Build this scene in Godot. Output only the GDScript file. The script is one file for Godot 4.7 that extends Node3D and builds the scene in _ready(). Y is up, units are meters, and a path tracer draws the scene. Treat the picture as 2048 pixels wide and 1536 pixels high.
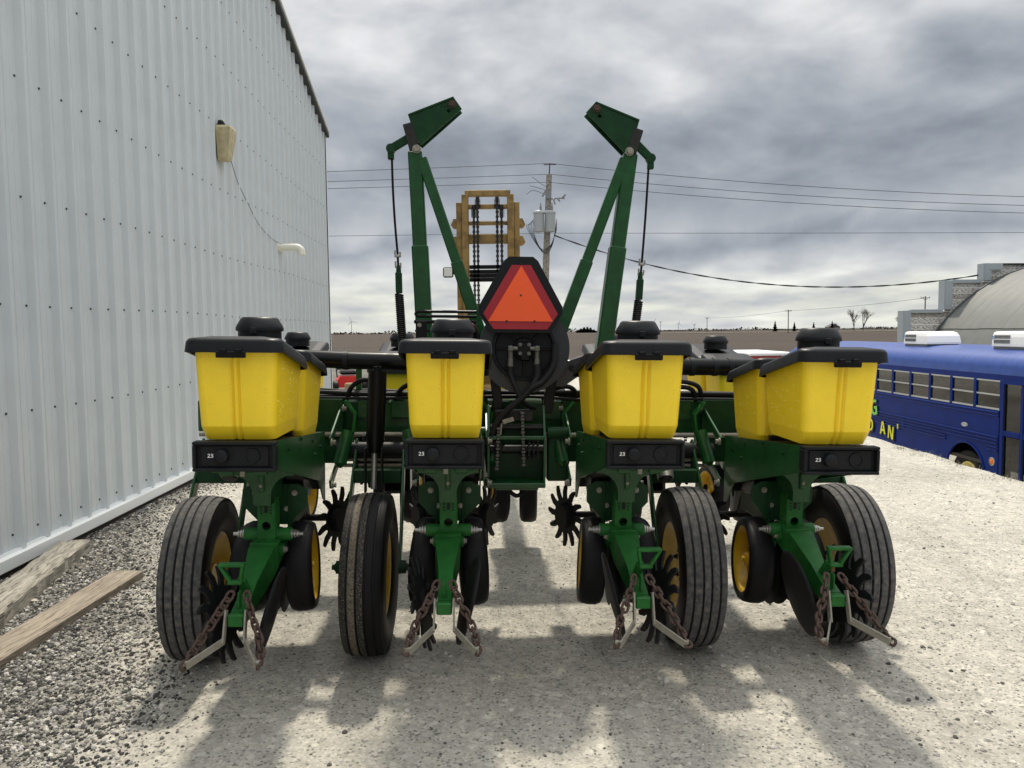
extends Node3D

# ------------------------------------------------------------------ mesh builder
class MB:
	var v := PackedVector3Array()
	var n := PackedVector3Array()
	var uv := PackedVector2Array()
	var xf := Transform3D.IDENTITY
	func at(p: Vector3, b := Basis.IDENTITY) -> MB:
		xf = Transform3D(b, p)
		return self
	func t3(a: Vector3, b: Vector3, c: Vector3, na: Vector3, nb: Vector3, nc: Vector3) -> void:
		v.append(xf * a); v.append(xf * c); v.append(xf * b)
		n.append((xf.basis * na).normalized()); n.append((xf.basis * nc).normalized()); n.append((xf.basis * nb).normalized())
	func tri(a: Vector3, b: Vector3, c: Vector3) -> void:
		var m := (b - a).cross(c - a)
		if m.length_squared() < 1e-16:
			return
		m = m.normalized()
		t3(a, b, c, m, m, m)
	func quad(a: Vector3, b: Vector3, c: Vector3, d: Vector3) -> void:
		tri(a, b, c)
		tri(a, c, d)
	func out(p: Array, o: Vector3) -> void:   # flat convex face turned away from o
		var m: Vector3 = (p[1] - p[0]).cross(p[2] - p[0])
		if m.dot(p[0] - o) < 0.0:
			p.reverse()
		for i in range(1, p.size() - 1):
			tri(p[0], p[i], p[i + 1])
	func box(c: Vector3, s: Vector3, bv := 0.0) -> MB:
		var h := s * 0.5
		var b: float = min(bv, min(h.x, min(h.y, h.z)) * 0.8)
		if b <= 0.0:
			for ax in 3:
				for sg in [-1.0, 1.0]:
					var q := []
					for k in [[-1, -1], [1, -1], [1, 1], [-1, 1]]:
						var p := Vector3.ZERO
						p[ax] = sg * h[ax]
						p[(ax + 1) % 3] = k[0] * h[(ax + 1) % 3]
						p[(ax + 2) % 3] = k[1] * h[(ax + 2) % 3]
						q.append(c + p)
					out(q, c)
			return self
		for ax in 3:
			var a1 := (ax + 1) % 3
			var a2 := (ax + 2) % 3
			for sg in [-1.0, 1.0]:
				var q := []
				for k in [[-1, -1], [1, -1], [1, 1], [-1, 1]]:
					var p := Vector3.ZERO
					p[ax] = sg * h[ax]
					p[a1] = k[0] * (h[a1] - b)
					p[a2] = k[1] * (h[a2] - b)
					q.append(c + p)
				out(q, c)
				for sg2 in [-1.0, 1.0]:   # the edge between faces ax and a1, along a2
					var p1 := Vector3.ZERO
					p1[ax] = sg * h[ax]; p1[a1] = sg2 * (h[a1] - b); p1[a2] = h[a2] - b
					var p2 := Vector3.ZERO
					p2[ax] = sg * (h[ax] - b); p2[a1] = sg2 * h[a1]; p2[a2] = h[a2] - b
					var p3 := p2
					p3[a2] = -p3[a2]
					var p4 := p1
					p4[a2] = -p4[a2]
					out([c + p1, c + p2, c + p3, c + p4], c)
		for sx in [-1, 1]:
			for sy in [-1, 1]:
				for sz in [-1, 1]:
					var g := Vector3(sx, sy, sz)
					var i := h - Vector3(b, b, b)
					out([c + g * Vector3(h.x, i.y, i.z), c + g * Vector3(i.x, h.y, i.z), c + g * Vector3(i.x, i.y, h.z)], c)
		return self
	func bar(a: Vector3, b: Vector3, w: float, t: float, bv := 0.0, side := Vector3.RIGHT) -> MB:
		# box from a to b; w is its size along side, t across
		var z := (b - a).normalized()
		var x := (side - z * side.dot(z))
		if x.length() < 0.01:
			x = Vector3.UP - z * z.y
		x = x.normalized()
		var keep := xf
		xf = xf * Transform3D(Basis(x, z.cross(x), z), (a + b) * 0.5)
		box(Vector3.ZERO, Vector3(w, t, a.distance_to(b)), bv)
		xf = keep
		return self
	static func frame(z: Vector3) -> Basis:
		var x := z.cross(Vector3.UP if absf(z.y) < 0.9 else Vector3.RIGHT).normalized()
		return Basis(x, z.cross(x), z)
	func cyl(a: Vector3, b: Vector3, r0: float, r1 := -1.0, seg := 14, caps := true) -> MB:
		if r1 < 0.0:
			r1 = r0
		var z := (b - a).normalized()
		var f := frame(z)
		var sl := (r0 - r1) / maxf(a.distance_to(b), 1e-6)
		for i in seg:
			var t0 := TAU * i / seg
			var t1 := TAU * (i + 1) / seg
			var d0 := f.x * cos(t0) + f.y * sin(t0)
			var d1 := f.x * cos(t1) + f.y * sin(t1)
			var n0 := d0 + z * sl
			var n1 := d1 + z * sl
			t3(a + d0 * r0, a + d1 * r0, b + d1 * r1, n0, n1, n1)
			t3(a + d0 * r0, b + d1 * r1, b + d0 * r1, n0, n1, n0)
			if caps:
				tri(b, b + d0 * r1, b + d1 * r1)
				tri(a, a + d1 * r0, a + d0 * r0)
		return self
	func lathe(p: Array, seg := 32, hard := 0.6, o := Vector3.ZERO, ax := Vector3.UP) -> MB:
		# p: Vector2(radius, along ax); the outside is to the right of the running profile
		var f := frame(ax)
		var sn := []
		for i in p.size() - 1:
			var d: Vector2 = (p[i + 1] - p[i]).normalized()
			sn.append(Vector2(d.y, -d.x))
		for i in p.size() - 1:
			var na: Vector2 = sn[i]
			var nb: Vector2 = sn[i]
			if i > 0 and sn[i].dot(sn[i - 1]) > hard:
				na = (sn[i] + sn[i - 1]).normalized()
			if i < sn.size() - 1 and sn[i].dot(sn[i + 1]) > hard:
				nb = (sn[i] + sn[i + 1]).normalized()
			for k in seg:
				var t0 := TAU * k / seg
				var t1 := TAU * (k + 1) / seg
				var d0 := f.x * cos(t0) + f.y * sin(t0)
				var d1 := f.x * cos(t1) + f.y * sin(t1)
				var a: Vector2 = p[i]
				var b: Vector2 = p[i + 1]
				var a0 := o + d0 * a.x + ax * a.y
				var a1 := o + d1 * a.x + ax * a.y
				var b0 := o + d0 * b.x + ax * b.y
				var b1 := o + d1 * b.x + ax * b.y
				if a.x > 1e-5:
					t3(a0, a1, b1, d0 * na.x + ax * na.y, d1 * na.x + ax * na.y, d1 * nb.x + ax * nb.y)
				if b.x > 1e-5:
					t3(a0, b1, b0, d0 * na.x + ax * na.y, d1 * nb.x + ax * nb.y, d0 * nb.x + ax * nb.y)
		return self
	func extr(poly: PackedVector2Array, z0: float, z1: float, sm := false) -> MB:
		# polygon in xy drawn out along z
		var p := poly.duplicate()
		if Geometry2D.is_polygon_clockwise(p):
			p.reverse()
		var ix := Geometry2D.triangulate_polygon(p)
		for i in range(0, ix.size(), 3):
			var a := p[ix[i]]
			var b := p[ix[i + 1]]
			var c := p[ix[i + 2]]
			if (b - a).cross(c - a) < 0.0:
				var q := b
				b = c
				c = q
			tri(Vector3(a.x, a.y, z1), Vector3(b.x, b.y, z1), Vector3(c.x, c.y, z1))
			tri(Vector3(a.x, a.y, z0), Vector3(c.x, c.y, z0), Vector3(b.x, b.y, z0))
		var m := p.size()
		for i in m:
			var a := p[i]
			var b := p[(i + 1) % m]
			if not sm:
				quad(Vector3(a.x, a.y, z0), Vector3(b.x, b.y, z0), Vector3(b.x, b.y, z1), Vector3(a.x, a.y, z1))
			else:
				var e0 := (a - p[(i + m - 1) % m]).normalized() + (b - a).normalized()
				var e1 := (b - a).normalized() + (p[(i + 2) % m] - b).normalized()
				var n0 := Vector3(e0.y, -e0.x, 0)
				var n1 := Vector3(e1.y, -e1.x, 0)
				t3(Vector3(a.x, a.y, z0), Vector3(b.x, b.y, z0), Vector3(b.x, b.y, z1), n0, n1, n1)
				t3(Vector3(a.x, a.y, z0), Vector3(b.x, b.y, z1), Vector3(a.x, a.y, z1), n0, n1, n0)
		return self
	func tube(pts: Array, r: float, seg := 8, closed := false) -> MB:
		var m := pts.size()
		var fr := []
		var prev := Vector3.ZERO
		for i in m:
			var d: Vector3
			if closed:
				d = (pts[(i + 1) % m] - pts[(i + m - 1) % m]).normalized()
			else:
				d = (pts[mini(i + 1, m - 1)] - pts[maxi(i - 1, 0)]).normalized()
			var x: Vector3
			if i == 0:
				x = frame(d).x
			else:
				x = (prev - d * prev.dot(d)).normalized()
			prev = x
			fr.append([x, d.cross(x)])
		for i in (m if closed else m - 1):
			var j := (i + 1) % m
			for k in seg:
				var t0 := TAU * k / seg
				var t1 := TAU * (k + 1) / seg
				var a0: Vector3 = fr[i][0] * cos(t0) + fr[i][1] * sin(t0)
				var a1: Vector3 = fr[i][0] * cos(t1) + fr[i][1] * sin(t1)
				var b0: Vector3 = fr[j][0] * cos(t0) + fr[j][1] * sin(t0)
				var b1: Vector3 = fr[j][0] * cos(t1) + fr[j][1] * sin(t1)
				t3(pts[i] + a0 * r, pts[i] + a1 * r, pts[j] + b1 * r, a0, a1, b1)
				t3(pts[i] + a0 * r, pts[j] + b1 * r, pts[j] + b0 * r, a0, b1, b0)
		return self
	func grid(rows: Array, closed := true, flip := false) -> MB:
		# rows of equal numbers of points, smooth normals; outside: along-row cross up-rows
		var h := rows.size()
		var w: int = rows[0].size()
		var nn := []
		for j in h:
			var r := PackedVector3Array()
			for i in w:
				var a: Vector3 = rows[j][(i + 1) % w if closed else mini(i + 1, w - 1)]
				var b: Vector3 = rows[j][(i + w - 1) % w if closed else maxi(i - 1, 0)]
				var c: Vector3 = rows[mini(j + 1, h - 1)][i]
				var d: Vector3 = rows[maxi(j - 1, 0)][i]
				var m := (a - b).cross(c - d).normalized()
				r.append(-m if flip else m)
			nn.append(r)
		for j in h - 1:
			for i in (w if closed else w - 1):
				var k := (i + 1) % w
				if flip:
					t3(rows[j][i], rows[j + 1][k], rows[j][k], nn[j][i], nn[j + 1][k], nn[j][k])
					t3(rows[j][i], rows[j + 1][i], rows[j + 1][k], nn[j][i], nn[j + 1][i], nn[j + 1][k])
				else:
					t3(rows[j][i], rows[j][k], rows[j + 1][k], nn[j][i], nn[j][k], nn[j + 1][k])
					t3(rows[j][i], rows[j + 1][k], rows[j + 1][i], nn[j][i], nn[j + 1][k], nn[j + 1][i])
		return self
	func cap(row: Array, up: Vector3) -> MB:   # flat fan over a ring
		var c := Vector3.ZERO
		for p in row:
			c += p
		c /= row.size()
		for i in row.size():
			var a: Vector3 = row[i]
			var b: Vector3 = row[(i + 1) % row.size()]
			if (a - c).cross(b - c).dot(up) > 0.0:
				tri(c, a, b)
			else:
				tri(c, b, a)
		return self
	func mesh() -> ArrayMesh:
		var a := []
		a.resize(Mesh.ARRAY_MAX)
		a[Mesh.ARRAY_VERTEX] = v
		a[Mesh.ARRAY_NORMAL] = n
		if uv.size() == v.size():
			a[Mesh.ARRAY_TEX_UV] = uv
		var m := ArrayMesh.new()
		m.add_surface_from_arrays(Mesh.PRIMITIVE_TRIANGLES, a)
		return m

var M := {}          # materials
var taken := {}
var rng := RandomNumberGenerator.new()

func numbered(called: String) -> String:
	if not taken.has(called):
		taken[called] = 0
		return called
	taken[called] += 1
	return "%s_%03d" % [called, taken[called]]

func obj(called: String, mb, m: Material, parent: Node = self, pos := Vector3.ZERO, b := Basis.IDENTITY) -> MeshInstance3D:
	var o := MeshInstance3D.new()
	o.mesh = mb.mesh() if mb is MB else mb
	o.material_override = m
	o.transform = Transform3D(b, pos)
	if parent == self:
		o.name = numbered(called)
		add_child(o)
	else:
		o.name = called
		parent.add_child(o, true)
	return o

func tag(o: Node, label: String, category: String, group := "") -> Node:
	o.set_meta("label", label)
	o.set_meta("category", category)
	if group != "":
		o.set_meta("group", group)
	return o

func thing(called: String, label: String, category: String, pos := Vector3.ZERO, group := "") -> Node3D:
	var o := Node3D.new()
	o.name = numbered(called)
	add_child(o)
	o.position = pos
	tag(o, label, category, group)
	return o

func setting(o: Node, kind := "structure") -> Node:
	o.set_meta("kind", kind)
	return o

func V(x: float, y: float, z: float) -> Vector3:
	return Vector3(x, y, z)

func P2(a: Array) -> PackedVector2Array:
	var p := PackedVector2Array()
	for i in range(0, a.size(), 2):
		p.append(Vector2(a[i], a[i + 1]))
	return p

func holed(p: PackedVector2Array, c: Vector2, r: float, seg := 14) -> PackedVector2Array:
	# cuts a round hole into a polygon by a slit to its nearest corner
	if Geometry2D.is_polygon_clockwise(p):
		p.reverse()
	var best := 0
	for i in p.size():
		if p[i].distance_to(c) < p[best].distance_to(c):
			best = i
	var a0 := (p[best] - c).angle()
	var res := PackedVector2Array()
	for i in p.size() + 1:
		res.append(p[(best + i) % p.size()])
	for i in seg + 1:
		var a := a0 - TAU * i / seg
		res.append(c + Vector2(cos(a), sin(a)) * r)
	return res

func YZ() -> Basis:   # polygon (z, y) drawn out along x: local x -> world z, local z -> world -x
	return Basis(Vector3.BACK, Vector3.UP, Vector3.LEFT)

# ------------------------------------------------------------------ textures
func noise_img(w: int, freq: float, oct: int, sd: int, type := FastNoiseLite.TYPE_SIMPLEX_SMOOTH) -> Image:
	var f := FastNoiseLite.new()
	f.noise_type = type
	f.frequency = freq
	f.fractal_octaves = oct
	f.seed = sd
	return f.get_seamless_image(w, w)

func grey(img: Image, lo: float, hi: float, a := 0.0, b := 1.0) -> ImageTexture:
	# remaps brightness a..b of a noise to lo..hi
	img.convert(Image.FORMAT_L8)
	var lut := PackedByteArray()
	for i in 256:
		var t := clampf((i / 255.0 - a) / (b - a), 0.0, 1.0)
		lut.append(int(255.0 * (lo + (hi - lo) * t)))
	var d := img.get_data()
	for i in d.size():
		d[i] = lut[d[i]]
	return ImageTexture.create_from_image(Image.create_from_data(img.get_width(), img.get_height(), false, Image.FORMAT_L8, d))

func ramp(img: Image, cols: Array, stops: Array) -> ImageTexture:
	img.convert(Image.FORMAT_L8)
	var g := Gradient.new()
	g.offsets = PackedFloat32Array(stops)
	g.colors = PackedColorArray(cols)
	var lut := []
	for i in 256:
		lut.append(g.sample(i / 255.0))
	var d := img.get_data()
	var o := PackedByteArray()
	o.resize(d.size() * 3)
	for i in d.size():
		var c: Color = lut[d[i]]
		o[i * 3] = c.r8
		o[i * 3 + 1] = c.g8
		o[i * 3 + 2] = c.b8
	return ImageTexture.create_from_image(Image.create_from_data(img.get_width(), img.get_height(), false, Image.FORMAT_RGB8, o))

func bump(img: Image, k: float) -> ImageTexture:
	img.convert(Image.FORMAT_RGBA8)
	img.bump_map_to_normal_map(k)
	return ImageTexture.create_from_image(img)

func mat(col: Color, rough: float, metal := 0.0, tex: Texture2D = null, scale := 2.0) -> StandardMaterial3D:
	var m := StandardMaterial3D.new()
	m.albedo_color = col
	m.roughness = rough
	m.metallic = metal
	if tex:
		m.albedo_texture = tex
		m.uv1_triplanar = true
		m.uv1_scale = Vector3(scale, scale, scale)
	return m

func C(r: int, g: int, b: int) -> Color:
	return Color8(r, g, b)

func make_materials() -> void:
	var blotch := grey(noise_img(256, 0.012, 4, 3), 0.80, 1.0)
	var fine := grey(noise_img(256, 0.06, 3, 5), 0.82, 1.0)
	var bumpn := bump(noise_img(256, 0.08, 3, 12), 1.5)
	M.green = mat(C(24, 80, 36), 0.36, 0.0, blotch, 3.0)
	M.green.clearcoat_enabled = true
	M.green.clearcoat = 0.35
	M.green.clearcoat_roughness = 0.25
	M.green2 = mat(C(40, 104, 46), 0.42, 0.0, blotch, 4.0)
	M.dkgreen = mat(C(21, 62, 33), 0.42, 0.0, blotch, 3.0)
	var f1 := noise_img(512, 0.09, 2, 8)
	var f2 := noise_img(512, 0.012, 4, 9)
	f1.convert(Image.FORMAT_L8)
	f2.convert(Image.FORMAT_L8)
	var fd := f1.get_data()
	var ff := f2.get_data()
	for i in fd.size():
		fd[i] = int(255.0 * (0.80 + 0.20 * clampf((fd[i] / 255.0 - 0.06) / 0.13, 0.0, 1.0)) * (0.97 + 0.03 * ff[i] / 255.0))
	var ytex := ImageTexture.create_from_image(Image.create_from_data(512, 512, false, Image.FORMAT_L8, fd))
	M.yellow = mat(C(253, 219, 44), 0.42, 0.0, ytex, 2.2)
	M.worn = mat(Color.WHITE, 0.6, 0.0, ramp(noise_img(256, 0.04, 5, 33), [C(70, 56, 44), C(86, 74, 56), C(40, 100, 46), C(44, 104, 48)], [0.3, 0.46, 0.52, 0.8]), 6.0)
	M.yellow.normal_enabled = true
	M.yellow.normal_texture = bumpn
	M.yellow.normal_scale = 0.06
	M.yrim = mat(C(222, 178, 24), 0.4, 0.0, blotch, 4.0)
	M.black = mat(C(30, 32, 35), 0.5, 0.0, fine, 4.0)
	M.black.normal_enabled = true
	M.black.normal_texture = bumpn
	M.black.normal_scale = 0.12
	M.gloss = mat(C(15, 16, 18), 0.3, 0.0, fine, 4.0)
	M.lidblack = mat(C(31, 33, 36), 0.42, 0.0, fine, 3.0)
	M.lidblack.normal_enabled = true
	M.lidblack.normal_texture = bumpn
	M.lidblack.normal_scale = 0.1
	M.rubber = mat(C(22, 22, 24), 0.55, 0.0, fine, 6.0)
	M.tread = mat(Color.WHITE, 0.8, 0.0, ramp(noise_img(512, 0.02, 5, 21), [C(58, 58, 60), C(78, 78, 79), C(90, 89, 87), C(112, 107, 98)], [0.1, 0.4, 0.62, 0.9]), 3.0)
	M.muddy = mat(Color.WHITE, 0.8, 0.0, ramp(noise_img(512, 0.025, 5, 22), [C(30, 30, 32), C(84, 77, 66), C(106, 97, 82), C(122, 112, 96)], [0.22, 0.36, 0.6, 0.85]), 6.0)
	M.muddy2 = mat(Color.WHITE, 0.7, 0.0, ramp(noise_img(512, 0.03, 5, 23), [C(22, 22, 24), C(24, 24, 26), C(88, 80, 68), C(100, 92, 78)], [0.2, 0.58, 0.66, 0.9]), 6.0)
	M.steel = mat(C(176, 174, 168), 0.38, 0.75, fine, 6.0)
	M.dull = mat(C(156, 151, 138), 0.5, 0.2, blotch, 8.0)
	M.fanblack = mat(C(44, 47, 52), 0.45, 0.0, fine, 3.0)
	M.fitting = mat(C(112, 110, 104), 0.45, 0.4, fine, 6.0)
	M.darkmetal = mat(C(46, 45, 44), 0.5, 0.5, blotch, 8.0)
	M.rust = mat(Color.WHITE, 0.85, 0.0, ramp(noise_img(256, 0.06, 4, 31), [C(40, 31, 27), C(66, 48, 40), C(84, 64, 54), C(72, 66, 62)], [0.1, 0.42, 0.62, 0.9]), 9.0)
	M.discmetal = mat(C(27, 27, 29), 0.6, 0.0, blotch, 6.0)
	M.white = mat(C(232, 232, 230), 0.5)
	M.smvred = mat(C(160, 24, 40), 0.35)
	M.smvorange = mat(C(255, 94, 38), 0.5)
	M.hose = mat(C(34, 34, 36), 0.55, 0.0, fine, 8.0)
	for key in ['green', 'green2', 'dkgreen', 'black', 'gloss', 'lidblack', 'rubber', 'tread', 'hose', 'discmetal']:
		M[key].metallic_specular = 0.3
	# buildings
	M.siding = mat(C(203, 210, 213), 0.36, 0.0, grey(noise_img(512, 0.008, 4, 41), 0.965, 1.0), 0.5)
	M.trimwhite = mat(C(236, 238, 236), 0.45)
	M.trim_gapdark = mat(C(38, 44, 46), 0.5)
	M.cream = mat(C(202, 190, 152), 0.55, 0.0, blotch, 3.0)
	M.pvc = mat(C(228, 226, 212), 0.4)
	M.galv = mat(C(100, 103, 100), 0.6, 0.0, grey(noise_img(512, 0.01, 4, 43), 0.84, 1.0), 0.35)
	M.peel = mat(Color.WHITE, 0.85, 0.0, ramp(noise_img(512, 0.02, 5, 44), [C(96, 88, 78), C(130, 122, 110), C(208, 206, 200), C(222, 220, 215)], [0.16, 0.33, 0.42, 0.8]), 1.0)
	M.peel.uv1_scale = V(0.7, 3.0, 0.7)
	M.peel2 = mat(Color.WHITE, 0.85, 0.0, ramp(noise_img(512, 0.02, 5, 45), [C(106, 100, 90), C(146, 139, 126), C(174, 169, 158), C(214, 212, 206)], [0.15, 0.4, 0.56, 0.7]), 1.0)
	M.peel2.uv1_scale = V(0.8, 3.2, 0.8)
	M.greytrim = mat(C(160, 168, 172), 0.45)
	# bus
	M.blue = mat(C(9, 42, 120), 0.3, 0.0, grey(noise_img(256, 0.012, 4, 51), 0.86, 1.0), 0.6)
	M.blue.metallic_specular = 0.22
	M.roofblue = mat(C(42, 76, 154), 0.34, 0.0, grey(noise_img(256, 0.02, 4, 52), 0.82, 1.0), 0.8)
	M.glass = StandardMaterial3D.new()
	M.glass.albedo_color = Color(0.03, 0.035, 0.035, 0.55)
	M.glass.transparency = BaseMaterial3D.TRANSPARENCY_ALPHA
	M.glass.roughness = 0.04
	M.alu = mat(C(190, 192, 192), 0.4, 0.6)
	M.seat = mat(C(84, 60, 46), 0.7, 0.0, fine, 3.0)
	M.tan = mat(C(150, 112, 66), 0.75, 0.0, fine, 3.0)
	M.inside = mat(C(60, 57, 52), 0.8)
	M.acwhite = mat(C(240, 240, 238), 0.4)
	M.acgrey = mat(C(110, 112, 112), 0.5)
	M.logo = mat(C(60, 120, 190), 0.4)
	M.amber = mat(C(226, 120, 30), 0.25)
	M.letter = mat(C(226, 224, 60), 0.5)
	M.lettergreen = mat(C(132, 206, 84), 0.5)
	M.letterblack = mat(C(16, 16, 24), 0.5)
	# beyond
	M.fork = mat(C(142, 114, 62), 0.55, 0.0, grey(noise_img(256, 0.02, 5, 61), 0.78, 1.0, 0.2, 0.6), 0.9)
	M.lens = mat(C(206, 208, 204), 0.15)
	M.redpaint = mat(C(196, 34, 34), 0.35)
	M.redbarn = mat(C(168, 62, 54), 0.5, 0.0, blotch, 0.8)
	M.polewood = mat(C(158, 157, 155), 0.85, 0.0, ramp(noise_img(256, 0.03, 4, 71), [C(150, 142, 130), C(214, 208, 198), C(255, 250, 240)], [0.2, 0.5, 0.8]), 1.2)
	M.transformer = mat(C(150, 156, 158), 0.45)
	M.porcelain = mat(C(120, 122, 126), 0.3)
	M.wire = mat(C(38, 40, 44), 0.6)
	M.turbine = mat(C(206, 208, 212), 0.5)
	M.plank = mat(Color.WHITE, 0.8, 0.0, null)
	M.plank_tex = wood_tex(C(128, 117, 102), C(152, 141, 124), C(90, 77, 64), 81)
	M.plank.albedo_texture = M.plank_tex
	M.oldplank = mat(Color.WHITE, 0.9, 0.0, null)
	M.oldplank.albedo_texture = wood_tex(C(134, 129, 118), C(162, 157, 145), C(78, 71, 62), 82)
	M.post = mat(C(166, 140, 106), 0.85, 0.0, blotch, 3.0)
	M.needles = mat(Color.WHITE, 0.8)
	M.needles.vertex_color_use_as_albedo = true
	M.bark = mat(C(92, 82, 74), 0.9)

func wood_tex(a: Color, b: Color, c: Color, sd: int) -> ImageTexture:
	# grain runs along u
	var f := FastNoiseLite.new()
	f.seed = sd
	f.fractal_octaves = 4
	f.frequency = 1.0
	var w := 1024
	var h := 128
	var d := PackedByteArray()
	d.resize(w * h * 3)
	for y in h:
		for x in w:
			var warp := f.get_noise_2d(x * 0.003, y * 0.012) * 22.0
			var g := f.get_noise_2d(x * 0.0022, (y + warp) * 0.075)
			var h2 := f.get_noise_2d(x * 0.010 + 40.0, (y + warp * 0.5) * 0.30)
			var k := f.get_noise_2d(x * 0.006 + 90.0, (y + warp * 0.3) * 0.16)
			var col := a.lerp(b, clampf(g * 1.5 + h2 * 0.8 + 0.5, 0.0, 1.0))
			if k > 0.20:
				col = col.lerp(c, clampf((k - 0.20) * 4.0, 0.0, 0.85))
			for kn in [[180.0, 52.0], [520.0, 88.0], [830.0, 70.0]]:
				var dd := Vector2((x - kn[0]) * 0.45, y - kn[1]).length()
				if dd < 9.0:
					col = col.lerp(c, 0.75 * (1.0 - dd / 9.0) + (0.2 if int(dd * 0.8) % 2 == 0 else 0.0))
			if absf(y - 76.0 - warp * 0.25) < 0.7 and f.get_noise_2d(x * 0.004, 7.0) > -0.1:
				col = col.lerp(c, 0.8)
			var i := (y * w + x) * 3
			d[i] = col.r8
			d[i + 1] = col.g8
			d[i + 2] = col.b8
	return ImageTexture.create_from_image(Image.create_from_data(w, h, false, Image.FORMAT_RGB8, d))

# ------------------------------------------------------------------ sky
func make_sky() -> ImageTexture:
	# cloud brightness by height above the horizon, broken up by noise; values as seen, before exposure
	var W := 4096
	var H := 2048
	var f := FastNoiseLite.new()
	f.noise_type = FastNoiseLite.TYPE_SIMPLEX_SMOOTH
	f.frequency = 1.0
	f.fractal_octaves = 6
	f.fractal_gain = 0.54
	f.seed = 17
	var f2 := FastNoiseLite.new()
	f2.noise_type = FastNoiseLite.TYPE_SIMPLEX_SMOOTH
	f2.frequency = 1.0
	f2.fractal_octaves = 3
	f2.seed = 29
	var cur := Curve.new()
	cur.min_value = 0.0
	cur.max_value = 2.0
	for q in [[0.0, 0.88], [1.8, 0.85], [3.6, 0.90], [4.8, 0.78], [5.8, 0.67], [7.2, 0.75], [9.0, 0.68], [11.8, 0.63], [14.5, 0.69], [18.0, 0.78], [22.0, 0.86], [27.0, 0.92], [40.0, 1.10], [60.0, 1.25], [90.0, 1.25]]:
		cur.add_point(Vector2(q[0] / 90.0, q[1]), 0, 0, Curve.TANGENT_LINEAR, Curve.TANGENT_LINEAR)
	cur.bake_resolution = 900
	var img := Image.create(W, H, false, Image.FORMAT_RGBF)
	for j in H:
		var el := (0.5 - (j + 0.5) / H) * PI
		if el < -0.02:
			for i in W:
				img.set_pixel(i, j, Color(0.16, 0.15, 0.13))
			continue
		var deg := rad_to_deg(maxf(el, 0.0))
		var k := clampf(deg / 11.0, 0.0, 1.0)
		for i in W:
			var az := ((i + 0.5) / W - 0.5) * TAU     # 0 = towards -z, grows to +x
			var p := V(sin(az), 0, -cos(az)) * cos(el)
			var sx := lerpf(3.0, 2.6, k)
			var sy := lerpf(22.0, 6.5, k)
			var big := f2.get_noise_3d(p.x * 1.7 + 5.0, el * 3.6, p.z * 1.7)
			var q := f.get_noise_3d(p.x * sx + big * 0.35, el * sy + big * 0.5, p.z * sx + 7.0)
			var d := f.get_noise_3d(p.x * 8.0, el * lerpf(60.0, 14.0, k), p.z * 8.0 + 31.0)
			var e := clampf(deg + (q * 2.6 + big * 2.8) * lerpf(0.22, 1.0, k), 0.0, 90.0)
			var b := cur.sample_baked(e / 90.0)
			b += (q * 0.14 + d * 0.09 + big * 0.06) * lerpf(0.6, 1.0, k)
			b += d * 0.11 * smoothstep(8.0, 3.0, deg)
			b = clampf(b, 0.53, 1.3)
			var cool := clampf((0.88 - b) * 0.14, 0.0, 0.036) + 0.012
			var c := Color(b - cool * 0.55, b + cool * 0.05, b + cool * 0.9)
			var low := smoothstep(5.5, 2.0, deg)
			c.b -= low * (0.035 + 0.05 * d) 
			var l := c.srgb_to_linear()
			var g := 1.0 / 2.0
			img.set_pixel(i, j, Color(l.r * g, l.g * g, l.b * g))
	return ImageTexture.create_from_image(img)

# ------------------------------------------------------------------ planter
func rring(w: float, zr: float, zf: float, r: float, y, groove := 0.0, k := 4) -> Array:
	# rounded rectangle seen from above; zr is the rear (camera) side; y a number or a Callable of z
	var p := []
	var cs := [[w - r, zr - r, 0.0], [-(w - r), zr - r, 0.5], [-(w - r), zf + r, 1.0], [w - r, zf + r, 1.5]]
	for ci in 4:
		var cc: Array = cs[ci]
		for i in k + 1:
			var a: float = PI * cc[2] + PI * 0.5 * i / k
			p.append(Vector2(cc[0] + cos(a) * r, cc[1] + sin(a) * r))
		if ci == 0:
			for g in [[0.020, 0.0], [0.014, 1.0], [0.009, 1.0], [0.005, 0.1], [-0.005, 0.1], [-0.009, 1.0], [-0.014, 1.0], [-0.020, 0.0]]:
				p.append(Vector2(g[0], zr - g[1] * groove))
	var res := []
	for q in p:
		var yy: float = y.call(q.y) if y is Callable else y
		res.append(Vector3(q.x, yy, q.y))
	res.reverse()   # counter-clockwise from above with y up
	return res

func hopper_mesh(lidy: Callable, ybot: float, zr: float, zf: float, wt: float, wb: float) -> MB:
	var b := MB.new()
	var rows := [rring(wb - 0.010, zr - 0.052, zf + 0.03, 0.03, ybot, 0.011)]
	var mid := rring(wb, zr - 0.022, zf + 0.015, 0.035, ybot + 0.052, 0.012)
	b.grid([rows[0], mid])
	var top := rring(wt, zr, zf, 0.04, func(z): return lidy.call(z) + 0.012, 0.0)
	var r2 := []
	for j in 7:
		var t := j / 6.0
		var g := 0.013 if j < 6 else 0.0
		r2.append(rring(lerpf(wb, wt, t), lerpf(zr - 0.022, zr, t), lerpf(zf + 0.015, zf, t), 0.036, func(z): return lerpf(ybot + 0.052, lidy.call(z) + 0.012, t), g))
	r2[6] = top
	b.grid(r2)
	b.cap(rows[0], Vector3.DOWN)
	b.cap(top, Vector3.UP)
	return b

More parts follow.
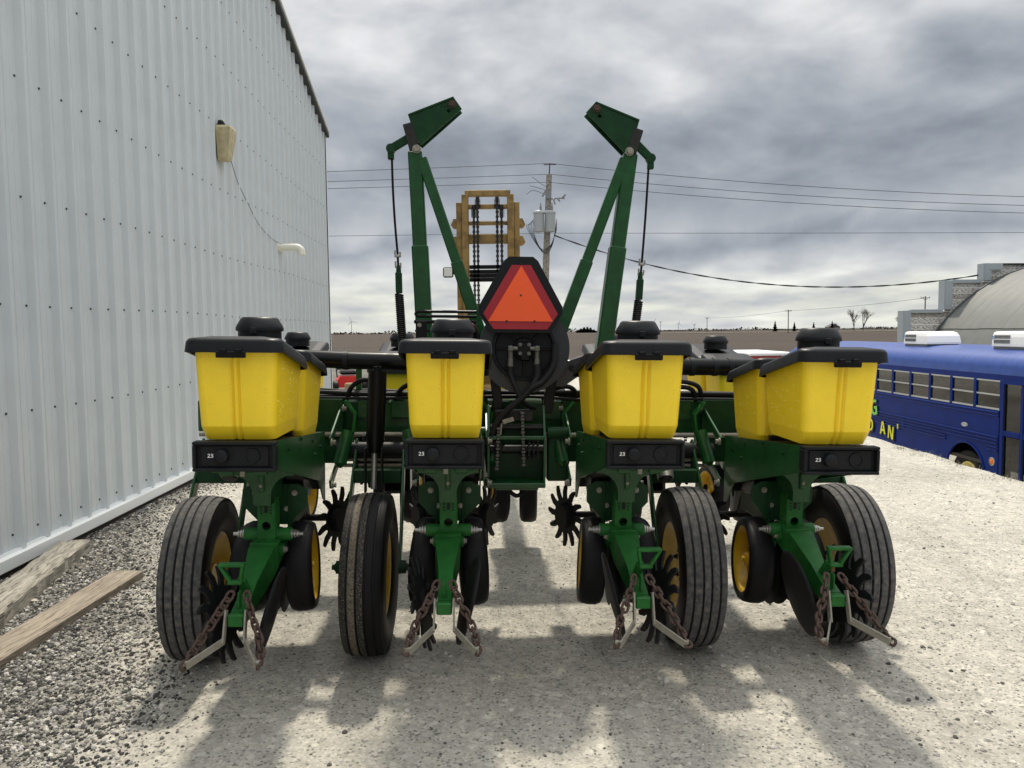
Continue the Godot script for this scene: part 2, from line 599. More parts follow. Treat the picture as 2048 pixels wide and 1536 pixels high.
func lid_mesh(lidy: Callable, zr: float, zf: float, w: float, h: float) -> MB:
	var b := MB.new()
	var y0 := func(z): return lidy.call(z)
	var y1 := func(z): return lidy.call(z) + h * 0.72
	var y2 := func(z): return lidy.call(z) + h * 0.93
	var y3 := func(z): return lidy.call(z) + h
	var y4 := func(z): return lidy.call(z) + h + 0.006
	b.grid([rring(w - 0.010, zr - 0.010, zf + 0.010, 0.04, y0), rring(w, zr, zf, 0.05, y0)])
	b.grid([rring(w, zr, zf, 0.05, y0), rring(w - 0.004, zr - 0.004, zf + 0.004, 0.05, y1), rring(w - 0.012, zr - 0.012, zf + 0.012, 0.046, y2), rring(w - 0.026, zr - 0.026, zf + 0.026, 0.04, y3), rring(w - 0.07, zr - 0.07, zf + 0.07, 0.03, y4)])
	var top := rring(w - 0.07, zr - 0.07, zf + 0.07, 0.03, y4)
	b.cap(top, Vector3.UP)
	return b

func cap_mesh() -> MB:
	var b := MB.new()
	b.lathe([Vector2(0.083, 0), Vector2(0.083, 0.045), Vector2(0.09, 0.045), Vector2(0.092, 0.055), Vector2(0.088, 0.066), Vector2(0.072, 0.094), Vector2(0.064, 0.100), Vector2(0.0, 0.102)], 28, 0.75)
	b.at(V(0.0, 0.046, 0.09)).box(Vector3.ZERO, V(0.026, 0.026, 0.012), 0.003)
	return b

func link_mesh(l: float, w: float, r: float) -> MB:
	var pts := []
	for i in 12:
		var a := TAU * i / 12.0
		pts.append(V(cos(a) * w, sin(a) * w + signf(sin(a)) * (l - w), 0))
	var b := MB.new()
	b.tube(pts, r, 6, true)
	return b

func spiked(r0: float, r1: float, teeth: int, hook: float) -> PackedVector2Array:
	var p := PackedVector2Array()
	for i in teeth:
		var a := TAU * i / teeth
		var s := TAU / teeth
		for q in [[0.10, r0], [0.16, lerpf(r0, r1, 0.45)], [0.30 + hook * 0.5, lerpf(r0, r1, 0.85)], [0.36 + hook, r1], [0.52 + hook, r1 * 0.995], [0.58 + hook * 0.5, lerpf(r0, r1, 0.8)], [0.62, lerpf(r0, r1, 0.42)], [0.72, r0]]:
			p.append(Vector2(cos(a + s * q[0]), sin(a + s * q[0])) * q[1])
	return p

func tyre_profile(R: float, w: float, ri: float) -> Array:
	return [Vector2(ri, -w * 0.36), Vector2(ri + 0.015, -w * 0.44), Vector2(ri + (R - ri) * 0.45, -w * 0.52), Vector2(R - 0.045, -w * 0.48), Vector2(R - 0.014, -w * 0.42), Vector2(R - 0.010, -w * 0.34), Vector2(R - 0.010, w * 0.34), Vector2(R - 0.014, w * 0.42), Vector2(R - 0.045, w * 0.48), Vector2(ri + (R - ri) * 0.45, w * 0.52), Vector2(ri + 0.015, w * 0.44), Vector2(ri, w * 0.36), Vector2(ri, -w * 0.36)]

func hexbolt(b: MB, p: Vector3, d: Vector3, r: float, h: float) -> void:
	b.cyl(p, p + d * h * 0.35, r * 1.45, r * 1.45, 12)
	b.cyl(p + d * h * 0.35, p + d * h, r, r, 6)

var unit_meshes := {}

func lid_y(z: float) -> float:
	return 1.415 - 0.085 * clampf((0.06 - z) / 0.40, 0.0, 1.15)

func lid_y2(z: float) -> float:
	return 1.365 - 0.085 * clampf((-0.38 - z) / 0.40, 0.0, 1.2)

func row_unit(par: Node3D, k: int, x: float, dz: float) -> void:
	var u := Node3D.new()
	u.name = "row_unit"
	par.add_child(u, true)
	u.position = V(x, 0, dz)
	var U := unit_meshes
	if U.is_empty():
		var ly := lid_y
		var ly2 := lid_y2
		U.hop = hopper_mesh(ly, 1.09, 0.10, -0.33, 0.150, 0.138).mesh()
		U.lid = lid_mesh(ly, 0.135, -0.345, 0.178, 0.052).mesh()
		U.hop2 = hopper_mesh(ly2, 1.012, -0.38, -0.76, 0.150, 0.132).mesh()
		U.lid2 = lid_mesh(ly2, -0.350, -0.79, 0.176, 0.050).mesh()
		U.cap = cap_mesh().mesh()
		var b := MB.new()
		b.box(V(0, 1.408, 0.134), V(0.105, 0.024, 0.014), 0.003)
		b.box(V(-0.026, 1.422, 0.140), V(0.026, 0.014, 0.012), 0.003)
		b.box(V(0.028, 1.422, 0.140), V(0.026, 0.014, 0.012), 0.003)
		U.hinge = b.mesh()
		# side plates of the hopper support
		b = MB.new()
		var side := holed(P2([0.075, 1.088, -0.84, 1.005, -0.84, 0.665, -0.80, 0.68, -0.70, 0.79, 0.075, 0.983]), Vector2(-0.30, 1.0), 0.006, 8)
		b.at(V(0.142, 0, 0), YZ()).extr(side, 0.0, 0.007)
		U.plateR = b.mesh()
		b = MB.new()
		b.at(V(-0.135, 0, 0), YZ()).extr(side, 0.0, 0.007)
		U.plateL = b.mesh()
		b = MB.new()
		b.box(V(0, 0.982, -0.12), V(0.262, 0.006, 0.36))
		b.bar(V(0, 1.083, 0.05), V(0, 1.0, -0.82), 0.262, 0.006)
		b.box(V(0, 1.045, -0.36), V(0.20, 0.05, 0.03))
		b.box(V(0, 0.86, -0.81), V(0.262, 0.26, 0.03))
		U.deck = b.mesh()
		b = MB.new()
		for sx in [-1, 1]:
			for q in [[-0.1, 1.03], [-0.32, 1.04], [-0.55, 1.0], [-0.72, 0.95], [-0.60, 0.93]]:
				hexbolt(b, V(sx * 0.142, q[1], q[0]), V(sx, 0, 0), 0.006, 0.008)
		U.bolts = b.mesh()
		# black control box at the rear: frame, recessed face
		b = MB.new()
		b.box(V(0, 1.084, 0.095), V(0.298, 0.012, 0.05), 0.003)
		b.box(V(0, 0.987, 0.095), V(0.298, 0.012, 0.05), 0.003)
		b.box(V(-0.143, 1.0355, 0.095), V(0.012, 0.085, 0.05), 0.003)
		b.box(V(0.143, 1.0355, 0.095), V(0.012, 0.085, 0.05), 0.003)
		b.box(V(0, 1.0355, 0.085), V(0.276, 0.086, 0.025))
		U.panel = b.mesh()
		b = MB.new()
		b.box(V(0.0, 1.0355, 0.1005), V(0.245, 0.076, 0.005), 0.002)
		U.face = b.mesh()
		b = MB.new()
		b.lathe([Vector2(0.026, 0), Vector2(0.025, 0.022), Vector2(0.022, 0.026), Vector2(0, 0.026)], 18, 0.6, V(-0.045, 1.037, 0.103), Vector3.BACK)
		U.knob = b.mesh()
		b = MB.new()
		b.lathe([Vector2(0.030, 0), Vector2(0.028, 0.006), Vector2(0.023, 0.006), Vector2(0.023, 0.002), Vector2(0, 0.002)], 18, 0.6, V(0.062, 1.037, 0.103), Vector3.BACK)
		U.socket = b.mesh()
		var tm := TextMesh.new()
		var sf := SystemFont.new()
		sf.font_names = PackedStringArray(["Droid Sans"])
		sf.font_weight = 700
		tm.font = sf
		tm.text = "23"
		tm.font_size = 32
		tm.pixel_size = 0.00062
		tm.depth = 0.0012
		U.text = tm
		# arched neck casting under the deck
		b = MB.new()
		var neck := PackedVector2Array()
		neck.append_array(P2([-0.130, 0.965, 0.130, 0.965, 0.130, 0.90]))
		for i in 7:
			var a := PI * 0.5 * i / 6.0
			neck.append(Vector2(0.118 - 0.082 * sin(a), 0.812 + 0.088 * cos(a)))
		neck.append_array(P2([0.036, 0.775, -0.036, 0.775]))
		for i in 7:
			var a := PI * 0.5 * (6 - i) / 6.0
			neck.append(Vector2(-0.118 + 0.082 * sin(a), 0.812 + 0.088 * cos(a)))
		neck.append(Vector2(-0.130, 0.90))
		b.extr(neck, -0.42, -0.24)
		b.box(V(0, 0.968, -0.14), V(0.235, 0.024, 0.30), 0.004)
		b.box(V(0.0, 0.88, -0.235), V(0.02, 0.10, 0.02), 0.004)
		b.box(V(-0.062, 0.955, 0.0), V(0.05, 0.022, 0.03), 0.004)
		b.box(V(0.062, 0.955, 0.0), V(0.05, 0.022, 0.03), 0.004)
		U.neck = b.mesh()
		# gusset plates carrying the openers
		b = MB.new()
		var gus := P2([-0.14, 0.80, -0.10, 0.825, 0.10, 0.825, 0.14, 0.80, 0.14, 0.73, 0.06, 0.645, -0.06, 0.645, -0.14, 0.73])
		b.extr(gus, -0.46, -0.445)
		b.box(V(-0.06, 0.72, -0.62), V(0.012, 0.20, 0.36), 0.003)
		b.box(V(0.06, 0.72, -0.62), V(0.012, 0.20, 0.36), 0.003)
		b.box(V(0, 0.78, -0.66), V(0.11, 0.10, 0.26), 0.01)
		U.gusset = b.mesh()
		b = MB.new()
		for sx in [-1, 1]:
			hexbolt(b, V(sx * 0.085, 0.785, -0.445), Vector3.BACK, 0.009, 0.012)
			hexbolt(b, V(sx * 0.05, 0.715, -0.445), Vector3.BACK, 0.008, 0.012)
			hexbolt(b, V(sx * 0.062, 0.73, -0.72), V(sx, 0, 0), 0.014, 0.03)
		hexbolt(b, V(0.0, 0.86, -0.225), Vector3.BACK, 0.005, 0.006)
		U.gbolts = b.mesh()
		# shank plate with its hole
		b = MB.new()
		var sh := P2([-0.038, 0.80, 0.038, 0.80, 0.034, 0.74, 0.038, 0.645, 0.036, 0.585, -0.036, 0.585, -0.038, 0.645, -0.034, 0.74])
		sh = holed(sh, Vector2(0, 0.674), 0.019)
		b.at(V(0, 0.0, -0.30)).extr(sh, -0.012, 0.0)
		b.at(V(0, 0, 0)).box(V(-0.034, 0.69, -0.34), V(0.008, 0.20, 0.07), 0.002)
		b.box(V(0.034, 0.69, -0.34), V(0.008, 0.20, 0.07), 0.002)
		b.box(V(0, 0.79, -0.292), V(0.07, 0.012, 0.03), 0.003)
		U.shank = b.mesh()
		b = MB.new()
		b.box(V(0, 0.597, -0.284), V(0.080, 0.026, 0.05), 0.004)
		U.foot = b.mesh()
		b = MB.new()
		b.box(V(0.0, 0.955, 0.018), V(0.018, 0.022, 0.004), 0.001)
		U.tagp = b.mesh()
		b = MB.new()
		for q in [[-0.02, 0.755], [0.02, 0.755], [-0.02, 0.742], [0.02, 0.742], [-0.02, 0.729], [0.02, 0.729]]:
			b.box(V(q[0], q[1], -0.2995), V(0.009, 0.006, 0.003))
		b.box(V(0, 0.745, -0.2995), V(0.014, 0.03, 0.003))
		b.box(V(0, 0.674, -0.345), V(0.05, 0.05, 0.004))
		U.slots = b.mesh()
		b = MB.new()
		b.cyl(V(-0.098, 0.632, -0.335), V(0.098, 0.632, -0.335), 0.027, 0.027, 18)
		U.ctube = b.mesh()
		b = MB.new()
		for sx in [-1, 1]:
			for i in 3:
				b.cyl(V(sx * (0.098 + 0.011 * i), 0.632, -0.335), V(sx * (0.105 + 0.011 * i), 0.632, -0.335), 0.020 - 0.003 * i, -1, 12)
			b.cyl(V(sx * 0.096, 0.632, -0.335), V(sx * 0.146, 0.632, -0.335), 0.008, 0.008, 8)
			U["cbolt%d" % sx] = b.mesh()
			b = MB.new()
		# gauge wheel: axis x, dish to +x
		b = MB.new()
		b.lathe([Vector2(0.152, 0.045), Vector2(0.168, 0.054), Vector2(0.186, 0.050), Vector2(0.196, 0.032), Vector2(0.200, 0.006), Vector2(0.199, -0.03), Vector2(0.190, -0.052), Vector2(0.165, -0.062), Vector2(0.03, -0.064)], 40, 0.4, Vector3.ZERO, Vector3.RIGHT)
		U.gtyre = b.mesh()
		b = MB.new()
		b.lathe([Vector2(0.0, 0.030), Vector2(0.030, 0.030), Vector2(0.030, 0.010)], 18, 0.6, Vector3.ZERO, Vector3.RIGHT)
		b.lathe([Vector2(0.155, 0.046), Vector2(0.151, 0.046), Vector2(0.143, 0.034), Vector2(0.130, -0.012), Vector2(0.090, -0.018), Vector2(0.030, 0.010), Vector2(0.0, 0.010)], 40, 0.55, Vector3.ZERO, Vector3.RIGHT)
		U.grim = b.mesh()
		var tmp := []
		b = MB.new()
		for i in 4:
			var a := TAU * (i + 0.4) / 4.0
			hexbolt(b, V(-0.006, cos(a) * 0.07, sin(a) * 0.07), Vector3.RIGHT, 0.007, 0.012)
		hexbolt(b, V(0.030, 0, 0), Vector3.RIGHT, 0.012, 0.014)
		U.gbolt = b.mesh()
		b = MB.new()
		b.lathe([Vector2(0.0, -0.002), Vector2(0.185, -0.002), Vector2(0.19, 0.0), Vector2(0.185, 0.002), Vector2(0.0, 0.004)], 40, 0.6, Vector3.ZERO, Vector3.RIGHT)
		U.disc = b.mesh()
		# closing wheel arm
		b = MB.new()
		b.at(Vector3.ZERO)
		var rows := []
		for q in [[-0.36, 0.595, 0.052, 0.050], [-0.22, 0.560, 0.052, 0.060], [-0.06, 0.492, 0.030, 0.048], [0.03, 0.458, 0.026, 0.034], [0.095, 0.444, 0.026, 0.026]]:
			rows.append([V(-q[2], q[1] + q[3], q[0]), V(-q[2], q[1] - q[3], q[0]), V(q[2], q[1] - q[3], q[0]), V(q[2], q[1] + q[3], q[0])])
		for j in rows.size() - 1:
			for i in 4:
				b.out([rows[j][i], rows[j][(i + 1) % 4], rows[j + 1][(i + 1) % 4], rows[j + 1][i]], (rows[j][0] + rows[j][2] + rows[j + 1][0] + rows[j + 1][2]) * 0.25)
		b.out(rows[4].duplicate(), V(0, 0.45, 0))
		b.out(rows[0].duplicate(), V(0, 0.5, 0))
		b.box(V(0, 0.622, -0.30), V(0.112, 0.022, 0.10), 0.005)
		b.box(V(0, 0.446, 0.112), V(0.060, 0.046, 0.034), 0.005)
		b.cyl(V(-0.066, 0.585, -0.33), V(0.066, 0.585, -0.33), 0.026, 0.026, 16)
		U.arm = b.mesh()
		b = MB.new()
		for sx in [-1, 1]:
			hexbolt(b, V(sx * 0.066, 0.585, -0.33), V(sx, 0, 0), 0.011, 0.014)
			U["abolt%d" % sx] = b.mesh()
			b = MB.new()
		b.box(V(0, 0.51, 0.075), V(0.006, 0.06, 0.03), 0.001)
		U.armtab = b.mesh()
		# adjusting handle: slim D-shaped loop on a stem
		for hs in [-1, 1]:
			b = MB.new()
			b.bar(V(0, 0.505, -0.02), V(hs * 0.006, 0.575, 0.035), 0.030, 0.024, 0.003)
			b.bar(V(hs * -0.012, 0.632, 0.045), V(hs * 0.085, 0.632, 0.045), 0.014, 0.030, 0.003, Vector3.UP)
			b.bar(V(hs * 0.08, 0.63, 0.045), V(hs * 0.04, 0.565, 0.045), 0.012, 0.026, 0.003, Vector3.RIGHT)
			b.bar(V(hs * -0.005, 0.63, 0.045), V(hs * 0.006, 0.562, 0.045), 0.012, 0.026, 0.003, Vector3.RIGHT)
			b.bar(V(hs * -0.002, 0.565, 0.045), V(hs * 0.05, 0.565, 0.045), 0.014, 0.028, 0.003, Vector3.UP)
			U["handle%d" % hs] = b.mesh()
		# closing wheels, axis x
		b = MB.new()
		b.at(Vector3.ZERO, Basis(Vector3.UP, PI / 2)).extr(spiked(0.112, 0.186, 13, 0.22), -0.005, 0.005, false)
		b.at(Vector3.ZERO).lathe([Vector2(0.0, -0.02), Vector2(0.045, -0.02), Vector2(0.05, 0.02), Vector2(0.0, 0.02)], 16, 0.5, Vector3.ZERO, Vector3.RIGHT)
		U.spike = b.mesh()
		b = MB.new()
		b.lathe([Vector2(0.0, -0.020), Vector2(0.06, -0.018), Vector2(0.16, -0.008), Vector2(0.172, -0.004), Vector2(0.174, 0.004), Vector2(0.165, 0.008), Vector2(0.06, 0.0), Vector2(0.04, 0.02), Vector2(0.0, 0.02)], 44, 0.5, Vector3.ZERO, Vector3.RIGHT)
		U.cdisc = b.mesh()
		U.link = link_mesh(0.0205, 0.0125, 0.0054).mesh()
		for s in [-1, 1]:
			b = MB.new()
			b.bar(V(s * 0.036, 0.485, 0.115), V(s * 0.038, 0.372, 0.150), 0.007, 0.028, 0.001, Vector3.RIGHT)
			b.bar(V(s * 0.036, 0.380, 0.146), V(s * 0.118, 0.352, 0.295), 0.007, 0.028, 0.001, Vector3.RIGHT)
			b.cyl(V(s * 0.112, 0.354, 0.285), V(s * 0.132, 0.354, 0.275), 0.010, 0.010, 10)
			U["brk%d" % s] = b.mesh()
		# row cleaner star
		b = MB.new()
		b.at(Vector3.ZERO, Basis(Vector3.UP, PI / 2)).extr(spiked(0.095, 0.165, 12, 0.1), -0.005, 0.005, false)
		b.at(Vector3.ZERO).lathe([Vector2(0.0, -0.03), Vector2(0.06, -0.03), Vector2(0.07, 0.0), Vector2(0.06, 0.03), Vector2(0.0, 0.03)], 16, 0.5, Vector3.ZERO, Vector3.RIGHT)
		U.star = b.mesh()
		b = MB.new()
		b.bar(V(0, 0.80, -0.86), V(0, 0.54, -1.02), 0.05, 0.05, 0.004)
		b.bar(V(-0.15, 0.54, -1.0), V(0.15, 0.54, -1.0), 0.03, 0.03, 0.004, Vector3.UP)
		U.rcframe = b.mesh()
		b = MB.new()
		b.cyl(V(0, -0.085, 0), V(0, 0.085, 0), 0.034, 0.034, 16, false)
		b.cyl(V(0, 0.085, 0), V(0, -0.085, 0), 0.028, 0.028, 16, false)
		b.cyl(V(0, 0.06, 0), V(0, 0.062, 0), 0.030, 0.030, 16)
		b.cyl(V(0, -0.085, 0), V(0, -0.105, 0), 0.030, 0.012, 12)
		U.dptube = b.mesh()
	obj("seed_hopper", U.hop, M.yellow, u)
	obj("hopper_lid", U.lid, M.lidblack, u)
	obj("chemical_hopper", U.hop2, M.yellow, u)
	obj("hopper_lid", U.lid2, M.lidblack, u)
	obj("filler_cap", U.cap, M.lidblack, u, V(0.02, 1.447, -0.17))
	obj("lid_hinge", U.hinge, M.gloss, u)
	obj("support_plate", U.plateL, M.green, u)
	obj("support_plate", U.plateR, M.green, u)
	obj("support_deck", U.deck, M.darkmetal, u)
	obj("plate_bolts", U.bolts, M.dkgreen, u)
	obj("control_box", U.panel, M.black, u)
	obj("control_face", U.face, M.black, u)
	obj("adjusting_knob", U.knob, M.black, u)
	obj("socket_ring", U.socket, M.black, u)
	obj("number", U.text, M.white, u, V(-0.088, 1.037, 0.1042))
	var sm := MB.new()
	sm.lathe([Vector2(0.0, -0.115), Vector2(0.118, -0.115), Vector2(0.125, -0.10), Vector2(0.125, 0.10), Vector2(0.118, 0.115), Vector2(0.0, 0.115)], 26, 0.5, V(0, 0.86, -0.60), Vector3.RIGHT)
	sm.box(V(0, 0.78, -0.66), V(0.16, 0.16, 0.12), 0.02)
	obj("seed_meter", sm, M.gloss, u)
	obj("neck_casting", U.neck, M.green, u)
	obj("gusset_plate", U.gusset, M.dkgreen, u)
	obj("gusset_bolts", U.gbolts, M.dull, u)
	obj("shank", U.shank, M.green2, u)
	obj("shank_foot", U.foot, M.worn, u)
	obj("metal_tag", U.tagp, M.dull, u)
	obj("adjusting_slots", U.slots, M.gloss, u)
	obj("cross_tube", U.ctube, M.green2, u)
	obj("cross_tube_bolt", U["cbolt-1"], M.steel, u)
	obj("cross_tube_bolt", U["cbolt1"], M.steel, u)
	for s in [-1, 1]:
		var wb := Basis(Vector3.BACK, s * 0.05) * Basis(Vector3.UP, s * 0.10)
		if s < 0:
			wb = wb * Basis(Vector3.UP, PI)
		var c := V(s * 0.108, 0.440, -0.52)
		obj("gauge_tyre", U.gtyre, M.rubber, u, c, wb)
		obj("gauge_rim", U.grim, M.yrim, u, c, wb)
		obj("gauge_wheel_bolts", U.gbolt, M.yrim, u, c, wb)
		obj("opener_disc", U.disc, M.discmetal, u, V(s * 0.018, 0.41, -0.56), Basis(Vector3.UP, s * 0.06))
		var ab := MB.new()
		ab.bar(V(s * 0.060, 0.632, -0.335), V(s * 0.050, 0.45, -0.50), 0.02, 0.05, 0.005)
		obj("gauge_arm", ab, M.green, u)
	obj("closing_arm", U.arm, M.green2, u)
	obj("closing_arm_bolt", U["abolt-1"], M.dull, u)
	obj("closing_arm_bolt", U["abolt1"], M.dull, u)
	obj("arm_tab", U.armtab, M.green2, u)
	if k != 1:
		obj("adjusting_handle", U["handle-1" if k == 0 else "handle1"], M.green2, u)
	# closing wheels toe and lean in
	var sd := -1.0 if k < 2 else 1.0     # the spiked wheel's side
	var lean := Basis(Vector3.BACK, -sd * 0.25) * Basis(Vector3.UP, sd * 0.10)
	var lean2 := Basis(Vector3.BACK, sd * 0.25) * Basis(Vector3.UP, -sd * 0.05)
	var spin := Basis(Vector3.RIGHT, 0.7 * k)
	obj("spiked_closing_wheel", U.spike, M.discmetal, u, V(sd * 0.092, 0.420, -0.02), lean * spin)
	obj("smooth_closing_disc", U.cdisc, M.discmetal, u, V(-sd * 0.088, 0.425, -0.03), lean2)
	for s in [-1, 1]:
		obj("chain_bracket", U["brk%d" % s], M.dull, u)
		# drag chain from the arm top to the bracket tip
		var a := V(s * 0.030, 0.530, 0.085)
		var z := V(s * 0.118, 0.350, 0.272)
		var sag: float = rng.randf_range(0.06, 0.10)
		var pts := []
		for i in 41:
			var t := i / 40.0
			var p := a.lerp(z, t)
			p.y -= sag * 4.0 * t * (1.0 - t) * 0.6
			p.x += s * (0.022 * sin(t * PI) + (0.020 * sin(t * PI * 0.5) if t < 0.3 else 0.012))
			p.z += 0.022 * sin(minf(t * 6.0, PI * 0.5))
			pts.append(p)
		var run := 0.0
		var nxt := 0.006
		var flip := false
		for i in 40:
			var p0: Vector3 = pts[i]
			var p1: Vector3 = pts[i + 1]
			var l := p0.distance_to(p1)
			while nxt < run + l:
				var p := p0.lerp(p1, (nxt - run) / l)
				var d := (p1 - p0).normalized()
				var sx := d.cross(Vector3.BACK if not flip else Vector3(0.9, 0.1, 0.4)).normalized()
				var bz := Basis(sx, d, sx.cross(d)) * Basis(Vector3.UP, rng.randf_range(-0.35, 0.35))
				obj("chain_link", U.link, M.rust, u, p, bz)
				flip = not flip
				nxt += 0.029
			run += l
	for s in [-1, 1]:
		obj("row_cleaner_wheel", U.star, M.discmetal, u, V(s * 0.17, 0.53, -1.02), Basis(Vector3.UP, s * -0.45) * Basis(Vector3.RIGHT, 0.4 * k))
	obj("row_cleaner_frame", U.rcframe, M.darkmetal, u)
	for s in [-1, 1]:
		var b := MB.new()
		b.bar(V(s * 0.17, 0.955, -0.82), V(s * 0.17, 1.09, -1.16), 0.012, 0.045, 0.003)
		obj("parallel_link", b, M.green, u)
		b = MB.new()
		b.bar(V(s * 0.17, 0.745, -0.82), V(s * 0.17, 0.87, -1.16), 0.012, 0.045, 0.003)
		obj("parallel_link", b, M.green, u)
		b = MB.new()
		for q in [[0.955, -0.82], [1.09, -1.14], [0.745, -0.82], [0.87, -1.14]]:
			hexbolt(b, V(s * 0.176, q[0], q[1]), V(s, 0, 0), 0.013, 0.022)
		obj("link_bolts", b, M.dull, u)
		obj("spring_tube", U.dptube, M.green, u, V(s * 0.215, 0.91, -0.95), Basis(Vector3.RIGHT, -0.35) * Basis(Vector3.BACK, s * -0.2))
	if k == 0 or k == 3:      # rain drops on the flank that shows
		var db := MB.new()
		var sx := 1.0 if k == 0 else -1.0
		for i in 210:
			var t := pow(rng.randf(), 1.4)
			var front := rng.randf() < 0.45
			var z := rng.randf_range(-0.72, -0.42) if front else rng.randf_range(-0.30, 0.05)
			var y0 := 1.012 + 0.06 if front else 1.09 + 0.06
			var y1 := (lid_y2(z) if front else lid_y(z)) - 0.01
			var px := lerpf(0.132 if front else 0.138, 0.150, t) * sx
			var r := rng.randf_range(0.0008, 0.0022)
			db.lathe([Vector2(r, -0.0006), Vector2(r * 0.7, r * 0.6), Vector2(0, r * 0.85)], 6, 0.2, V(px, lerpf(y0, y1, t), z), V(sx, 0, 0))
		setting(obj("water_drops", db, mat(C(238, 222, 140), 0.12), u), "stuff")
	# no two units hang quite alike
	var dy: float = [-0.018, 0.0, 0.018, 0.020][k]
	for c in u.get_children():
		var nm := String(c.name)
		for w in ["closing_", "spiked_", "smooth_", "chain_", "adjusting_handle", "arm_tab"]:
			if nm.begins_with(w):
				c.position.y += dy
		if k == 3:
			for w in ["seed_hopper", "hopper_lid", "chemical_", "filler_", "lid_hinge", "control_", "adjusting_knob", "socket_", "number", "water_", "support_", "plate_bolts"]:
				if nm.begins_with(w):
					c.position.y -= 0.022
	var hb := MB.new()
	hb.box(V(0, 0.97, -1.13), V(0.36, 0.34, 0.012), 0.003)
	obj("head_bracket", hb, M.dkgreen, u)

func front_unit(par: Node3D, x: float) -> void:
	var u := Node3D.new()
	u.name = "front_row_unit"
	par.add_child(u, true)
	u.transform = Transform3D(Basis(Vector3.UP, PI), V(x, -0.055, -2.8))
	var U := unit_meshes
	obj("seed_hopper", U.hop, M.yellow, u)
	obj("hopper_lid", U.lid, M.lidblack, u)
	obj("chemical_hopper", U.hop2, M.yellow, u)
	obj("hopper_lid", U.lid2, M.lidblack, u)
	obj("filler_cap", U.cap, M.lidblack, u, V(0.0, 1.440, -0.17))
	obj("support_plate", U.plateL, M.green, u)
	obj("support_plate", U.plateR, M.green, u)
	obj("support_deck", U.deck, M.darkmetal, u)
	obj("neck_casting", U.neck, M.dkgreen, u)
	obj("gusset_plate", U.gusset, M.dkgreen, u)
	for s in [-1, 1]:
		var wb := Basis(Vector3.UP, s * 0.10)
		if s < 0:
			wb = wb * Basis(Vector3.UP, PI)
		var c := V(s * 0.108, 0.440, -0.52)
		obj("gauge_tyre", U.gtyre, M.rubber, u, c, wb)
		obj("gauge_rim", U.grim, M.yrim, u, c, wb)
	# sloping lid skin between the two lids, towards the tractor side
	var b := MB.new()
	b.bar(V(0, 1.395, -0.33), V(0, 1.375, -0.38), 0.30, 0.03, 0.004)
	obj("lid_bridge", b, M.lidblack, u)
	for s in [-1, 1]:
		b = MB.new()
		b.bar(V(s * 0.17, 0.955, -0.82), V(s * 0.17, 1.09, -1.16), 0.012, 0.045, 0.003)
		obj("parallel_link", b, M.green, u)

func transport_wheel(par: Node3D, x: float, y: float, z: float, muddy: bool, toe: float) -> void:
	var R := 0.375
	var w := 0.20
	var U := unit_meshes
	if not U.has("ttyre"):
		var b := MB.new()
		b.lathe(tyre_profile(R, w, 0.205), 56, 0.3, Vector3.ZERO, Vector3.RIGHT)
		U.ttyre = b.mesh()
		U.ribs = []
		var lay := [[-0.089, -0.062], [-0.053, -0.0225], [-0.0135, 0.0135], [0.0225, 0.053], [0.062, 0.089]]
		for i in 5:
			b = MB.new()
			var a: float = lay[i][0]
			var c: float = lay[i][1]
			var ra: float = R - 0.012 * pow(absf(a) / 0.088, 2.0)
			var rc: float = R - 0.012 * pow(absf(c) / 0.088, 2.0)
			b.lathe([Vector2(R - 0.02, a), Vector2(ra - 0.002, a), Vector2(ra, a + 0.002), Vector2(rc, c - 0.002), Vector2(rc - 0.002, c), Vector2(R - 0.02, c)], 72, 0.8, Vector3.ZERO, Vector3.RIGHT)
			U.ribs.append(b.mesh())
		b = MB.new()
		b.lathe([Vector2(0.0, 0.05), Vector2(0.06, 0.05), Vector2(0.065, 0.0), Vector2(0.13, -0.01), Vector2(0.165, 0.02), Vector2(0.185, 0.065), Vector2(0.212, 0.075), Vector2(0.212, -0.075), Vector2(0.185, -0.065), Vector2(0.160, -0.04), Vector2(0.10, -0.03), Vector2(0.0, -0.03)], 40, 0.5, Vector3.ZERO, Vector3.RIGHT)
		U.trim = b.mesh()
		b = MB.new()
		for i in 5:
			var a := TAU * i / 5.0
			hexbolt(b, V(-0.03, cos(a) * 0.07, sin(a) * 0.07), Vector3.LEFT, 0.009, 0.016)
			hexbolt(b, V(0.0, cos(a) * 0.085, sin(a) * 0.085), Vector3.RIGHT, 0.009, 0.016)
		U.tnuts = b.mesh()
	var t := obj("transport_tyre", U.ttyre, M.rubber, par, V(x, y, z), Basis(Vector3.UP, toe))
	for i in 5:
		obj("tread_rib", U.ribs[i], (M.muddy if i == 1 else (M.muddy2 if i == 0 or i == 2 else M.rubber)) if muddy else M.tread, t)
	obj("wheel_rim", U.trim, M.yrim, t)
	obj("wheel_nuts", U.tnuts, M.darkmetal, t)
	var wf := Node3D.new()
	wf.name = "wheel_fork"
	par.add_child(wf, true)
	wf.position = V(x, 0, z)
	for s in [-1, 1]:
		var b := MB.new()
		b.bar(V(s * 0.135, y + 0.02, -0.02), V(s * 0.120, 0.93, -0.40), 0.014, 0.06, 0.004)
		obj("fork_arm", b, M.green, wf)
		b = MB.new()
		b.cyl(V(s * 0.128, y + 0.02, -0.02), V(s * 0.165, y + 0.02, -0.02), 0.034, 0.03, 16)
		hexbolt(b, V(s * 0.165, y + 0.02, -0.02), V(s, 0, 0), 0.013, 0.02)
		obj("axle_end", b, M.dkgreen, wf)
	var bb := MB.new()
	bb.bar(V(-0.12, 0.77, -0.29), V(0.12, 0.77, -0.29), 0.07, 0.07, 0.006, Vector3.UP)
	obj("fork_brace", bb, M.dkgreen, wf)

